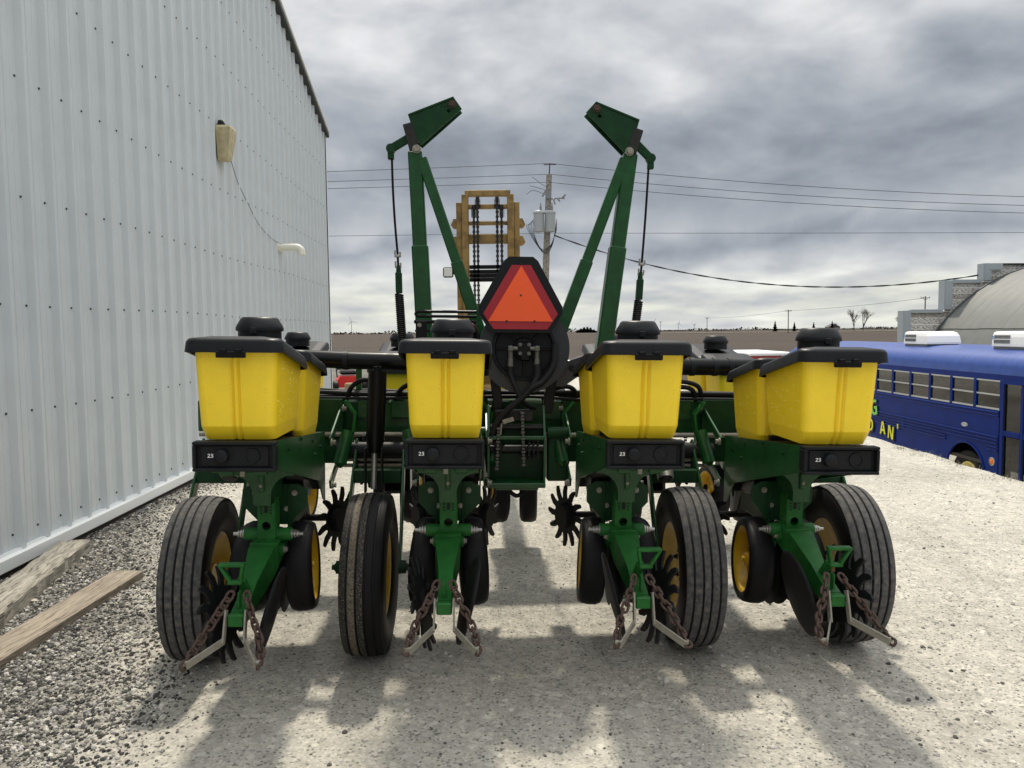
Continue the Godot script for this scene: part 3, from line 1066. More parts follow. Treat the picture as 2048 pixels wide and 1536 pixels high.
func spring_pts(a: Vector3, b: Vector3, r: float, turns: int) -> Array:
	var p := []
	var z := (b - a).normalized()
	var f := MB.frame(z)
	var m := turns * 8
	for i in m + 1:
		var t := float(i) / m
		var an := TAU * turns * t
		p.append(a.lerp(b, t) + f.x * cos(an) * r + f.y * sin(an) * r)
	return p

func roller_chain(b: MB, a: Vector3, c: Vector3, w: float) -> void:
	var d := c - a
	var m := int(d.length() / 0.016)
	for i in m:
		var p := a + d * ((i + 0.5) / m)
		var ww := w if i % 2 == 0 else w * 0.72
		b.box(p, V(ww, 0.0125, 0.012), 0.002)

func gear(r: float, t: int) -> PackedVector2Array:
	var p := PackedVector2Array()
	for i in t:
		for q in [[0.0, 0.86], [0.25, 0.86], [0.42, 1.0], [0.6, 1.0], [0.78, 0.86]]:
			var a: float = TAU * (i + q[0]) / t
			p.append(Vector2(cos(a), sin(a)) * r * q[1])
	return p

func marker(par: Node3D, s: int) -> void:
	var n := Node3D.new()
	n.name = "marker_arm"
	par.add_child(n, true)
	var top := V(-0.613, 2.50, -1.42)
	var foot := V(-0.538, 1.10, -1.42)
	var stop := V(-0.575, 2.46, -1.405)
	var sfoot := V(-0.235, 1.47, -1.40)
	var pl := [[-0.648, 2.688], [-0.397, 2.790], [-0.352, 2.729], [-0.575, 2.53], [-0.60, 2.55]]
	var link := [V(-0.640, 2.575, -1.405), V(-0.746, 2.510, -1.405)]
	var cab := [V(-0.740, 2.455, -1.40), V(-0.735, 2.2, -1.395), V(-0.708, 1.935, -1.385)]
	var lo := V(-0.702, 1.815, -1.382)
	var spr := [V(-0.699, 1.705, -1.382), V(-0.668, 1.33, -1.32)]
	var hole := Vector2(-0.425, 2.717)
	var pin := Vector2(-0.405, 2.752)
	if s > 0:
		top = V(0.592, 2.50, -1.38)
		foot = V(0.425, 1.10, -1.38)
		stop = V(0.560, 2.47, -1.365)
		sfoot = V(0.185, 1.43, -1.37)
		pl = [[0.385, 2.769], [0.335, 2.714], [0.552, 2.50], [0.600, 2.55], [0.632, 2.675]]
		link = [V(0.618, 2.56, -1.365), V(0.706, 2.475, -1.365)]
		cab = [V(0.694, 2.42, -1.36), V(0.682, 2.15, -1.35), V(0.661, 1.90, -1.33)]
		lo = V(0.652, 1.79, -1.325)
		spr = [V(0.645, 1.68, -1.32), V(0.594, 1.33, -1.26)]
		hole = Vector2(0.410, 2.696)
		pin = Vector2(0.392, 2.735)
	var d := (foot - top).normalized()
	var mid := top + d * 0.52
	var b := MB.new()
	b.bar(top, mid + d * 0.02, 0.078, 0.078, 0.008)
	obj("inner_post", b, M.green, n)
	b = MB.new()
	b.bar(mid, foot, 0.092, 0.092, 0.008)
	obj("post_sleeve", b, M.green, n)
	b = MB.new()
	var sd := (sfoot - stop).normalized()
	b.bar(stop, stop + sd * 0.66, 0.058, 0.052, 0.006)
	b.bar(stop + sd * 0.60, sfoot, 0.068, 0.060, 0.006)
	obj("brace_bar", b, M.green, n)
	var flat := []
	for q in pl:
		flat.append(q[0])
		flat.append(q[1])
	b = MB.new()
	var poly := holed(P2(flat), hole, 0.011, 12)
	b.extr(poly, top.z + 0.035, top.z + 0.045)
	b.extr(poly, top.z - 0.045, top.z - 0.035)
	b.bar(V(pl[0][0], pl[0][1], top.z) if s < 0 else V(pl[0][0], pl[0][1], top.z), V(pl[1][0], pl[1][1], top.z) if s < 0 else V(pl[4][0], pl[4][1], top.z), 0.10, 0.012, 0.002, Vector3.BACK)
	obj("knuckle_plate", b, M.dkgreen, n)
	b = MB.new()
	hexbolt(b, V(pin.x, pin.y, top.z + 0.045), Vector3.BACK, 0.016, 0.022)
	obj("pivot_pin", b, M.rust, n)
	b = MB.new()
	hexbolt(b, V(top.x + s * -0.012, top.y + 0.005, top.z + 0.042), Vector3.BACK, 0.017, 0.022)
	obj("pivot_bolt", b, M.dull, n)
	b = MB.new()
	b.bar(V(lerpf(top.x, pl[0][0] if s < 0 else pl[4][0], 0.0) + s * 0.0, top.y, top.z + 0.043), V(link[0].x + s * 0.012, link[0].y + 0.07, top.z + 0.043), 0.055, 0.010, 0.002)
	obj("knuckle_strap", b, M.darkmetal, n)
	b = MB.new()
	b.bar(link[0] - (link[1] - link[0]) * 0.5, link[1], 0.022, 0.046, 0.004, Vector3.BACK)
	b.cyl(link[1] + V(0, 0, -0.02), link[1] + V(0, 0, 0.02), 0.026, 0.026, 16)
	b.box(link[1] + V(0, -0.034, 0), V(0.034, 0.05, 0.034), 0.004)
	obj("fold_link", b, M.dkgreen, n)
	b = MB.new()
	var cpts := []
	for i in 13:
		var t := i / 12.0
		cpts.append(cab[0] * (1 - t) * (1 - t) + cab[1] * 2.0 * t * (1 - t) + cab[2] * t * t)
	cpts.append(lo)
	b.tube(cpts, 0.0065, 8)
	obj("cable", b, M.gloss, n)
	b = MB.new()
	for i in 2:
		var p: Vector3 = cab[2].lerp(lo, 0.15 + 0.5 * i)
		b.box(p, V(0.036, 0.016, 0.020), 0.004)
		b.cyl(p + V(-0.014, 0.006, 0.01), p + V(-0.014, 0.03, 0.01), 0.005)
		b.cyl(p + V(0.014, 0.006, 0.01), p + V(0.014, 0.022, 0.01), 0.005)
	obj("cable_clamp", b, M.steel, n)
	b = MB.new()
	b.bar(lo + V(0, 0.01, 0), spr[0] + V(0, 0.005, 0), 0.036, 0.036, 0.004)
	b.cyl(lo + V(0, 0.05, 0), lo, 0.012, 0.016, 10)
	obj("clevis", b, M.dkgreen, n)
	b = MB.new()
	b.tube(spring_pts(spr[0], spr[1], 0.021, 34), 0.0052, 5)
	b.cyl(spr[0], spr[1], 0.015, 0.015, 8, false)
	obj("coil_spring", b, M.darkmetal, n)

func make_planter() -> void:
	var p := thing("row_crop_planter", "green and yellow row crop planter raised on ribbed transport tyres", "planter", V(0.10, 0, -3.0))
	p.rotation = V(0, deg_to_rad(2.6), deg_to_rad(-1.1))
	var xs := [-1.143, -0.381, 0.381, 1.143]
	for k in 4:
		row_unit(p, k, xs[k], 0.055 if k == 0 else 0.0)
	for x in [-1.55, -0.80, 0.0, 0.72, 1.50]:
		front_unit(p, x)
	var roll := 0.0192
	for a in [[-1.53, false, 0.05], [-0.755, true, 0.0], [0.75, false, -0.02], [1.50, false, -0.03]]:
		transport_wheel(p, a[0], 0.375 + a[0] * roll, -0.60, a[1], a[2])
	var b := MB.new()
	# main frame
	b.box(V(0, 1.035, -1.26), V(3.5, 0.18, 0.18), 0.012)
	obj("toolbar", b, M.green, p)
	b = MB.new()
	b.box(V(0, 1.02, -1.95), V(3.5, 0.16, 0.16), 0.012)
	obj("toolbar", b, M.green, p)
	for x in [-1.0, 1.05]:
		b = MB.new()
		b.box(V(x, 1.03, -1.60), V(0.14, 0.12, 0.54), 0.008)
		obj("frame_beam", b, M.green, p)
	b = MB.new()
	b.box(V(0.0, 0.92, -3.3), V(0.16, 0.2, 2.6), 0.01)
	obj("hitch_tongue", b, M.dkgreen, p)
	b = MB.new()
	b.cyl(V(-1.7, 0.955, -1.06), V(1.7, 0.955, -1.06), 0.014, 0.014, 6)
	obj("drive_shaft", b, M.dull, p)
	b = MB.new()
	b.cyl(V(-0.98, 0.885, -0.98), V(-0.52, 0.885, -0.98), 0.042, 0.042, 18)
	obj("rocker_tube", b, M.black, p)
	b = MB.new()
	b.cyl(V(0.52, 0.885, -0.98), V(0.98, 0.885, -0.98), 0.042, 0.042, 18)
	obj("rocker_tube", b, M.black, p)
	# straps and brackets on the bar
	for q in [[-0.92, 1], [-0.60, -1], [0.60, 1], [0.93, -1], [0.22, -1], [-0.20, 1]]:
		b = MB.new()
		var x: float = q[0]
		var s: float = q[1]
		b.bar(V(x - s * 0.035, 1.13, -1.10), V(x + s * 0.02, 1.06, -1.10), 0.014, 0.05, 0.002, Vector3.RIGHT)
		b.bar(V(x + s * 0.02, 1.066, -1.10), V(x, 0.86, -1.08), 0.014, 0.05, 0.002, Vector3.RIGHT)
		obj("bent_strap", b, M.green2, p)
		b = MB.new()
		b.box(V(x + s * 0.07, 1.08, -1.155), V(0.10, 0.10, 0.025), 0.006)
		hexbolt(b, V(x + s * 0.06, 1.095, -1.142), Vector3.BACK, 0.014, 0.016)
		obj("clamp_plate", b, M.green, p)
	for x in [-1.36, -0.99, -0.5, -0.28, 0.12, 0.55, 0.97, 1.33]:
		b = MB.new()
		hexbolt(b, V(x, 1.07, -1.17), Vector3.BACK, 0.015, 0.03)
		hexbolt(b, V(x, 0.98, -1.17), Vector3.BACK, 0.015, 0.03)
		b.box(V(x, 1.03, -1.165), V(0.05, 0.20, 0.012), 0.003)
		obj("mounting_plate", b, M.green, p)
	# lift cylinder between the first two row units
	b = MB.new()
	b.cyl(V(-0.755, 0.965, -0.765), V(-0.745, 1.30, -0.79), 0.045, 0.045, 24)
	b.cyl(V(-0.757, 0.905, -0.76), V(-0.755, 0.965, -0.765), 0.028, 0.045, 24)
	b.cyl(V(-0.745, 1.30, -0.79), V(-0.745, 1.325, -0.79), 0.022, 0.020, 12)
	b.cyl(V(-0.742, 1.32, -0.79), V(-0.742, 1.355, -0.792), 0.006, 0.005, 8)
	var cy := obj("lift_cylinder", b, M.gloss, p)
	b = MB.new()
	b.cyl(V(-0.760, 0.73, -0.74), V(-0.757, 0.91, -0.76), 0.015, 0.015, 16)
	obj("piston_rod", b, M.steel, cy)
	b = MB.new()
	b.box(V(-0.80, 0.82, -0.75), V(0.008, 0.22, 0.05), 0.002)
	b.box(V(-0.72, 0.82, -0.75), V(0.008, 0.22, 0.05), 0.002)
	obj("rod_guard", b, M.black, cy)
	for q in [[-1.45, -0.74], [0.665, -0.70], [1.38, -0.68]]:
		b = MB.new()
		b.cyl(V(q[0], 0.78, q[1]), V(q[0], 1.02, q[1] - 0.16), 0.036, 0.036, 18)
		var c2 := obj("lift_cylinder", b, M.gloss, p)
		b = MB.new()
		b.cyl(V(q[0], 0.79, q[1]), V(q[0], 0.85, q[1] - 0.04), 0.040, 0.040, 18)
		obj("cylinder_collar", b, M.steel, c2)
	# contact drives and gearing under the frame
	for q in [[-0.755, 1.0], [0.75, -1.0]]:
		var cd := MB.new()
		cd.box(V(q[0] + q[1] * 0.07, 0.76, -1.12), V(0.15, 0.24, 0.16), 0.02)
		cd.cyl(V(q[0] - 0.10, 0.80, -1.05), V(q[0] + 0.12, 0.80, -1.05), 0.05, 0.05, 18)
		obj("contact_drive", cd, M.gloss, p)
		for yy in [0.835, 0.805]:
			cd = MB.new()
			cd.cyl(V(q[0] - 0.2, yy, -0.98), V(q[0] + 0.2, yy, -0.98), 0.010, 0.010, 8)
			obj("drive_rod", cd, M.dull, p)
		for i in 3:
			cd = MB.new()
			cd.at(V(q[0] - q[1] * (0.06 + 0.03 * i), 0.74 + 0.03 * i, -1.02), Basis(Vector3.UP, PI / 2)).extr(gear(0.06, 16), -0.006, 0.006)
			obj("drive_sprocket", cd, M.darkmetal, p)
		cd = MB.new()
		roller_chain(cd, V(q[0] - q[1] * 0.09, 0.96, -1.0), V(q[0] - q[1] * 0.10, 0.70, -0.99), 0.02)
		obj("drive_chain", cd, M.darkmetal, p)
	for x in [-1.46, -0.86, -0.28, 0.16, 0.66, 1.42]:
		var hg := MB.new()
		hg.box(V(x, 0.86, -1.30), V(0.12, 0.22, 0.10), 0.012)
		hg.tube(curve_pts([V(x - 0.05, 0.95, -1.2), V(x - 0.03, 0.80, -1.16), V(x + 0.05, 0.74, -1.16), V(x + 0.09, 0.84, -1.2), V(x + 0.08, 0.96, -1.2)]), 0.012, 8)
		obj("hanging_hose", hg, M.hose, p)
	# vacuum manifold pipe
	b = MB.new()
	b.tube([V(-1.35, 1.36, -1.0), V(-1.08, 1.352, -0.99), V(-0.88, 1.345, -0.985), V(-0.35, 1.337, -0.985), V(-0.15, 1.335, -1.03)], 0.044, 20)
	obj("vacuum_pipe", b, M.gloss, p)
	b = MB.new()
	b.tube([V(0.16, 1.31, -1.05), V(0.4, 1.325, -1.0), V(0.9, 1.325, -0.98), V(1.35, 1.325, -0.98)], 0.044, 20)
	obj("vacuum_pipe", b, M.gloss, p)
	for x in [-0.93, 0.86, 1.06, 0.98]:
		b = MB.new()
		b.cyl(V(x - 0.012, 1.345 if x < 0 else 1.325, -0.983), V(x + 0.012, 1.345 if x < 0 else 1.325, -0.983), 0.048, 0.048, 20)
		obj("hose_clamp", b, M.black, p)
	# vacuum fan
	b = MB.new()
	b.at(V(-0.012, 1.405, -0.995))
	var sc := PackedVector2Array()
	for i in 48:
		var a := TAU * i / 48.0
		var r := 0.232 + 0.012 * sin(a * 1.0 - 0.6)
		sc.append(Vector2(cos(a), sin(a)) * r)
	b.extr(sc, -0.09, 0.05, true)
	b.extr(P2([0.10, -0.18, 0.21, -0.06, 0.30, -0.03, 0.30, -0.12, 0.2, -0.19]), -0.08, 0.0)
	var fan := obj("vacuum_fan", b, M.fanblack, p)
	b = MB.new()
	b.lathe([Vector2(0.165, 0.0), Vector2(0.162, 0.026), Vector2(0.150, 0.028), Vector2(0.144, 0.003), Vector2(0.06, 0.003), Vector2(0.055, 0.016), Vector2(0.0, 0.016)], 48, 0.5, V(-0.022, 1.412, -0.946), Vector3.BACK)
	obj("fan_cover", b, M.black, fan)
	for i in 8:
		var a := TAU * (i + 0.0) / 8.0
		b = MB.new()
		b.bar(V(-0.022 + cos(a) * 0.058, 1.412 + sin(a) * 0.058, -0.938), V(-0.022 + cos(a) * 0.148, 1.412 + sin(a) * 0.148, -0.938), 0.010, 0.012, 0.002, Vector3.BACK)
		obj("cover_rib", b, M.gloss, fan)
	b = MB.new()
	b.box(V(-0.022, 1.412, -0.918), V(0.085, 0.075, 0.03), 0.008)
	b.box(V(-0.018, 1.372, -0.918), V(0.05, 0.04, 0.03), 0.006)
	obj("hydraulic_motor", b, M.gloss, fan)
	b = MB.new()
	for q in [[-0.043, 1.435], [0.002, 1.435], [-0.043, 1.39], [0.002, 1.39]]:
		hexbolt(b, V(q[0], q[1], -0.903), Vector3.BACK, 0.007, 0.012)
	obj("motor_bolts", b, M.fitting, fan)
	# hydraulic hoses
	for q in [[-1, -0.092, 0.011], [1, 0.042, 0.016]]:
		b = MB.new()
		var x: float = q[1]
		b.cyl(V(x + q[0] * -0.035, 1.415, -0.893), V(x, 1.415, -0.893), 0.011, 0.011, 10)
		b.box(V(x, 1.415, -0.893), V(0.026, 0.028, 0.028), 0.004)
		b.cyl(V(x, 1.40, -0.893), V(x, 1.365, -0.893), 0.012, 0.012, 6)
		b.cyl(V(x, 1.365, -0.893), V(x, 1.325, -0.891), 0.013, 0.015, 14)
		obj("hose_fitting", b, M.fitting, fan)
	b = MB.new()
	b.tube(curve_pts([V(-0.092, 1.335, -0.891), V(-0.090, 1.28, -0.883), V(-0.055, 1.19, -0.868), V(-0.02, 1.14, -0.883), V(0.04, 1.10, -1.0)]), 0.012, 10)
	obj("hydraulic_hose", b, M.hose, fan)
	b = MB.new()
	b.tube(curve_pts([V(0.042, 1.335, -0.891), V(0.042, 1.27, -0.878), V(-0.01, 1.19, -0.862), V(-0.11, 1.10, -0.87), V(-0.17, 1.02, -0.87), V(-0.19, 0.93, -0.868)]), 0.017, 12)
	obj("hydraulic_hose", b, M.hose, fan)
	b = MB.new()
	b.tube(curve_pts([V(0.135, 1.44, -0.903), V(0.125, 1.33, -0.883), V(0.07, 1.25, -0.868), V(0.02, 1.22, -0.862), V(-0.02, 1.18, -0.862)]), 0.017, 12)
	obj("hydraulic_hose", b, M.hose, fan)
	for s in [-1, 1]:
		b = MB.new()
		b.bar(V(-0.02 + s * 0.15, 1.27, -1.0), V(-0.02 + s * 0.125, 1.08, -1.0), 0.05, 0.06, 0.004)
		hexbolt(b, V(-0.02 + s * 0.14, 1.205, -0.97), Vector3.BACK, 0.012, 0.014)
		obj("fan_leg", b, M.gloss, fan)
	# slow vehicle emblem
	var sg := Node3D.new()
	sg.name = "warning_sign"
	p.add_child(sg, true)
	sg.position = V(-0.043, 1.62, -0.885)
	b = MB.new()
	b.extr(P2([-0.060, 0.255, 0.060, 0.255, 0.085, 0.235, 0.212, 0.005, 0.212, -0.03, 0.150, -0.125, -0.150, -0.125, -0.212, -0.03, -0.212, 0.005, -0.085, 0.235]), -0.05, -0.008)
	obj("sign_backing", b, M.black, sg)
	var hexa := P2([-0.047, 0.213, 0.049, 0.213, 0.188, -0.030, 0.136, -0.108, -0.136, -0.108, -0.188, -0.030])
	b = MB.new()
	b.extr(hexa, -0.008, -0.004)
	obj("red_border", b, M.smvred, sg)
	b = MB.new()
	b.extr(P2([0.001, 0.210, 0.163, -0.068, -0.163, -0.068]), -0.003, 0.0005)
	obj("orange_triangle", b, M.smvorange, sg)
	b = MB.new()
	for q in [[-0.070, -0.066], [0.070, -0.066], [0.0, 0.062], [0.0, 0.222]]:
		hexbolt(b, V(q[0], q[1], -0.003), Vector3.BACK, 0.005 if q[1] < 0.1 else 0.004, 0.006)
	obj("sign_bolts", b, M.darkmetal, sg)
	# black valve block and guard rods beside the sign
	var vb := Node3D.new()
	vb.name = "valve_block"
	p.add_child(vb, true)
	b = MB.new()
	b.box(V(-0.425, 1.50, -1.16), V(0.33, 0.012, 0.10), 0.003)
	b.box(V(-0.555, 1.47, -1.11), V(0.06, 0.165, 0.015), 0.003)
	b.box(V(-0.43, 1.548, -1.14), V(0.33, 0.02, 0.06), 0.004)
	b.box(V(-0.34, 1.46, -1.20), V(0.17, 0.16, 0.08), 0.006)
	b.box(V(-0.46, 1.40, -1.16), V(0.26, 0.03, 0.08), 0.004)
	obj("valve_bracket", b, M.gloss, vb)
	for yy in [1.578, 1.603]:
		b = MB.new()
		b.cyl(V(-0.575, yy, -1.14), V(-0.265, yy, -1.14), 0.008, 0.008, 8)
		obj("guard_rod", b, M.gloss, vb)
	b = MB.new()
	b.tube(curve_pts([V(-0.575, 1.603, -1.14), V(-0.588, 1.59, -1.14), V(-0.575, 1.578, -1.14)]), 0.008, 8)
	obj("guard_rod_bend", b, M.gloss, vb)
	b = MB.new()
	for q in [[-0.565, 1.53], [-0.565, 1.415]]:
		hexbolt(b, V(q[0], q[1], -1.10), Vector3.BACK, 0.008, 0.01)
	obj("bracket_bolts", b, M.dull, vb)
	b = MB.new()
	b.tube(curve_pts([V(-0.36, 1.52, -1.09), V(-0.28, 1.53, -1.07), V(-0.25, 1.44, -1.06), V(-0.29, 1.36, -1.06)]), 0.009, 8)
	obj("valve_hose", b, M.hose, vb)
	# centre drive module: open green box with sprockets and chains
	var dm := Node3D.new()
	dm.name = "drive_module"
	p.add_child(dm, true)
	for s in [-1, 1]:
		b = MB.new()
		b.at(V(-0.058 + s * 0.142, 0, -0.86), YZ()).extr(P2([0.0, 0.955, -0.10, 1.12, -0.13, 1.12, -0.13, 0.725, 0.0, 0.725]), -0.005, 0.005)
		obj("side_plate", b, M.green, dm)
	b = MB.new()
	b.box(V(-0.058, 0.87, -0.985), V(0.274, 0.30, 0.008))
	obj("back_plate", b, M.dkgreen, dm)
	b = MB.new()
	b.bar(V(-0.198, 0.965, -0.862), V(0.082, 0.965, -0.862), 0.02, 0.02, 0.004, Vector3.UP)
	b.box(V(-0.058, 0.728, -0.90), V(0.29, 0.024, 0.15), 0.004)
	b.box(V(-0.058, 0.712, -0.87), V(0.22, 0.02, 0.06), 0.004)
	obj("cross_member", b, M.green, dm)
	b = MB.new()
	b.cyl(V(-0.19, 1.01, -0.93), V(0.08, 1.01, -0.93), 0.013, 0.013, 6)
	b.cyl(V(-0.19, 0.90, -0.92), V(0.08, 0.90, -0.92), 0.024, 0.024, 6)
	b.box(V(-0.07, 1.07, -0.95), V(0.20, 0.06, 0.05), 0.006)
	for i in 6:
		b.box(V(-0.14 + i * 0.025, 1.072, -0.922), V(0.012, 0.045, 0.01), 0.002)
	obj("drive_shafts", b, M.darkmetal, dm)
	for q in [[-0.165, 0.92, 0.055], [-0.14, 0.92, 0.048], [-0.155, 1.01, 0.04], [-0.03, 1.02, 0.035], [-0.02, 0.905, 0.06], [0.005, 0.905, 0.066], [0.028, 0.905, 0.06], [0.05, 0.905, 0.052]]:
		b = MB.new()
		b.at(V(q[0], q[1], -0.915), Basis(Vector3.UP, PI / 2)).extr(gear(q[2], 18), -0.005, 0.005)
		obj("sprocket", b, M.darkmetal, dm)
	for q in [[-0.032, 1.10, -0.022, 0.82], [-0.150, 1.02, -0.158, 0.80]]:
		b = MB.new()
		roller_chain(b, V(q[0], q[1], -0.855), V(q[2], q[3], -0.852), 0.020)
		obj("roller_chain", b, mat(C(92, 90, 86), 0.5, 0.5), dm)
	b = MB.new()
	b.bar(V(-0.13, 1.045, -0.86), V(-0.075, 1.062, -0.86), 0.022, 0.006, 0.001, Vector3.UP)
	b.bar(V(-0.135, 1.04, -0.865), V(-0.14, 0.98, -0.865), 0.008, 0.006, 0.001)
	obj("idler_lever", b, M.dull, dm)
	b = MB.new()
	b.cyl(V(-0.235, 0.93, -0.85), V(-0.215, 0.76, -0.84), 0.008, 0.008, 8)
	b.cyl(V(-0.218, 0.79, -0.845), V(-0.212, 0.715, -0.84), 0.014, 0.012, 10)
	obj("latch_rod", b, M.dull, dm)
	b = MB.new()
	b.tube(curve_pts([V(-0.10, 0.72, -0.90), V(-0.09, 0.69, -0.88), V(-0.055, 0.668, -0.87), V(-0.02, 0.69, -0.88), V(-0.01, 0.72, -0.90)]), 0.011, 8)
	obj("cable_loop", b, M.hose, dm)
	for s in [-1, 1]:
		b = MB.new()
		b.box(V(-0.058 + s * 0.215, 0.85, -0.99), V(0.11, 0.24, 0.12), 0.01)
		b.cyl(V(-0.058 + s * 0.16, 0.985, -0.92), V(-0.058 + s * 0.27, 0.985, -0.92), 0.03, 0.03, 16)
		obj("gearbox", b, M.dkgreen, dm)
	# hoses lying along the toolbar
	for i in 7:
		b = MB.new()
		var pts := []
		var y0 := 1.135 + 0.012 * (i % 3)
		for j in 9:
			var x := -1.55 + 3.1 * j / 8.0
			pts.append(V(x, y0 + rng.randf_range(-0.004, 0.02), -1.30 + 0.028 * i + rng.randf_range(-0.012, 0.012)))
		b.tube(curve_pts(pts), 0.009 + 0.003 * (i % 2), 8)
		obj("frame_hose", b, M.hose, p)
	for q in [[-0.96, -0.74, 0.09], [-0.70, -0.50, 0.07], [0.70, 0.95, 0.06], [0.62, 0.98, 0.09], [0.10, 0.30, 0.06]]:
		b = MB.new()
		var xm: float = (q[0] + q[1]) * 0.5
		b.tube(curve_pts([V(q[0], 1.13, -1.16), V(q[0] + 0.04, 1.15 + q[2] * 0.6, -1.12), V(xm, 1.15 + q[2], -1.10), V(q[1] - 0.04, 1.15 + q[2] * 0.7, -1.14), V(q[1], 1.12, -1.2)]), 0.013, 10)
		obj("arched_hose", b, M.hose, p)
	b = MB.new()
	b.box(V(-0.905, 1.21, -1.25), V(0.03, 0.22, 0.03), 0.004)
	obj("hose_stand", b, M.green, p)
	marker(p, -1)
	marker(p, 1)

func curve_pts(a: Array, per := 8) -> Array:
	var res := []
	for i in a.size() - 1:
		var p0: Vector3 = a[maxi(i - 1, 0)]
		var p1: Vector3 = a[i]
		var p2: Vector3 = a[i + 1]
		var p3: Vector3 = a[mini(i + 2, a.size() - 1)]
		for k in per:
			var t := float(k) / per
			res.append(0.5 * ((2.0 * p1) + (p2 - p0) * t + (2.0 * p0 - 5.0 * p1 + 4.0 * p2 - p3) * t * t + (3.0 * p1 - p0 - 3.0 * p2 + p3) * t * t * t))
	res.append(a[a.size() - 1])
	return res

# ------------------------------------------------------------------ ground
var hn := FastNoiseLite.new()

func ground_y(x: float, z: float) -> float:
	var y := -1.85 * smoothstep(4.80 + 0.12 * hn.get_noise_2d(z * 60.0, 3.0), 8.0, x) * smoothstep(-260.0, -60.0, z)
	if z > -14.0 and x > -4.0 and x < 8.0:
		y += 0.010 * hn.get_noise_2d(x * 40.0, z * 40.0) * smoothstep(0.0, 1.2, absf(z + 3.6)) + 0.012 * hn.get_noise_2d(x * 9.0, z * 9.0) * smoothstep(0.0, 2.0, absf(z + 3.6))
	return y

func strip_edge(z: float) -> float:   # how far the loose gravel reaches from the shed wall
	var e := -2.95
	var ks := [[1.0, -1.45], [2.3, -1.5], [3.0, -1.62], [3.7, -1.85], [4.2, -1.98], [5.1, -2.4], [6.7, -2.95], [30.0, -3.6]]
	for i in ks.size() - 1:
		if -z >= ks[i][0] and -z <= ks[i + 1][0]:
			e = lerpf(ks[i][1], ks[i + 1][1], (-z - ks[i][0]) / (ks[i + 1][0] - ks[i][0]))
	return e + 0.18 * hn.get_noise_2d(z * 90.0, 50.0)

func sheet(called: String, xs: Array, zs: Array, m: Material, uvs: float, tint: Callable) -> void:
	var a := []
	a.resize(Mesh.ARRAY_MAX)
	var v := PackedVector3Array()
	var n := PackedVector3Array()
	var uv := PackedVector2Array()
	var col := PackedColorArray()
	var ix := PackedInt32Array()
	for z in zs:
		for x in xs:
			var y := ground_y(x, z)
			v.append(V(x, y, z))
			var e := 0.03
			n.append(V(y - ground_y(x + e, z), e, y - ground_y(x, z + e)).normalized())
			uv.append(Vector2(x, z) * uvs)
			col.append(tint.call(x, z))
	var w := xs.size()
	for j in zs.size() - 1:
		for i in w - 1:
			var p := j * w + i
			for q in [p, p + w, p + 1, p + 1, p + w, p + w + 1]:   # zs fall, so this runs clockwise from above
				ix.append(q)
	a[Mesh.ARRAY_VERTEX] = v
	a[Mesh.ARRAY_NORMAL] = n
	a[Mesh.ARRAY_TEX_UV] = uv
	a[Mesh.ARRAY_COLOR] = col
	a[Mesh.ARRAY_INDEX] = ix
	var me := ArrayMesh.new()
	me.add_surface_from_arrays(Mesh.PRIMITIVE_TRIANGLES, a)
	setting(obj(called, me, m))

func spread(a: float, b: float, step: float) -> Array:
	var r := []
	var k := int(ceil(absf(b - a) / step))
	for i in k:
		r.append(lerpf(a, b, float(i) / k))
	return r

func gravel_tex(sd: int) -> Array:
	var w := 1024
	var f := FastNoiseLite.new()
	f.noise_type = FastNoiseLite.TYPE_CELLULAR
	f.cellular_return_type = FastNoiseLite.RETURN_CELL_VALUE
	f.cellular_jitter = 1.0
	f.fractal_type = FastNoiseLite.FRACTAL_NONE
	f.frequency = 0.12
	f.seed = sd
	var cell := f.get_seamless_image(w, w, false, false, 0.02)
	f.cellular_return_type = FastNoiseLite.RETURN_DISTANCE
	var dist := f.get_seamless_image(w, w, false, false, 0.02)
	f.cellular_return_type = FastNoiseLite.RETURN_CELL_VALUE
	f.frequency = 0.045
	f.seed = sd + 1
	var cell2 := f.get_seamless_image(w, w, false, false, 0.02)
	f.cellular_return_type = FastNoiseLite.RETURN_DISTANCE
	var dist2 := f.get_seamless_image(w, w, false, false, 0.02)
	var soft := noise_img(w, 0.01, 5, sd + 2)
	for im in [cell, dist, cell2, dist2, soft]:
		im.convert(Image.FORMAT_L8)
	var c1 := cell.get_data()
	var d1 := dist.get_data()
	var c2 := cell2.get_data()
	var d2 := dist2.get_data()
	var so := soft.get_data()
	var o := PackedByteArray()
	o.resize(w * w * 3)
	var hgt := PackedByteArray()
	hgt.resize(w * w)
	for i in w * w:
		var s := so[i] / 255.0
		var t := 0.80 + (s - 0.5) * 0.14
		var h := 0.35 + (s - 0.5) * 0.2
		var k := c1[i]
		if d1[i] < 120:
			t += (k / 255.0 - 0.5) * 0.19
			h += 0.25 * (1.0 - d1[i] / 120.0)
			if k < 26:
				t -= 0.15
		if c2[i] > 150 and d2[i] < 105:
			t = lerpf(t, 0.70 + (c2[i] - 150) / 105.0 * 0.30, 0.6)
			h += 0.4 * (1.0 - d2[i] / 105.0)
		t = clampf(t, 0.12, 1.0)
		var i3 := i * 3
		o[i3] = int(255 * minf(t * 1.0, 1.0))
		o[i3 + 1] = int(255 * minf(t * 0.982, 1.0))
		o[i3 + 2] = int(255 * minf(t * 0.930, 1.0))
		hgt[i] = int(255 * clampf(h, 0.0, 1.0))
	var him := Image.create_from_data(w, w, false, Image.FORMAT_L8, hgt)
	return [ImageTexture.create_from_image(Image.create_from_data(w, w, false, Image.FORMAT_RGB8, o)), bump(him, 5.0)]

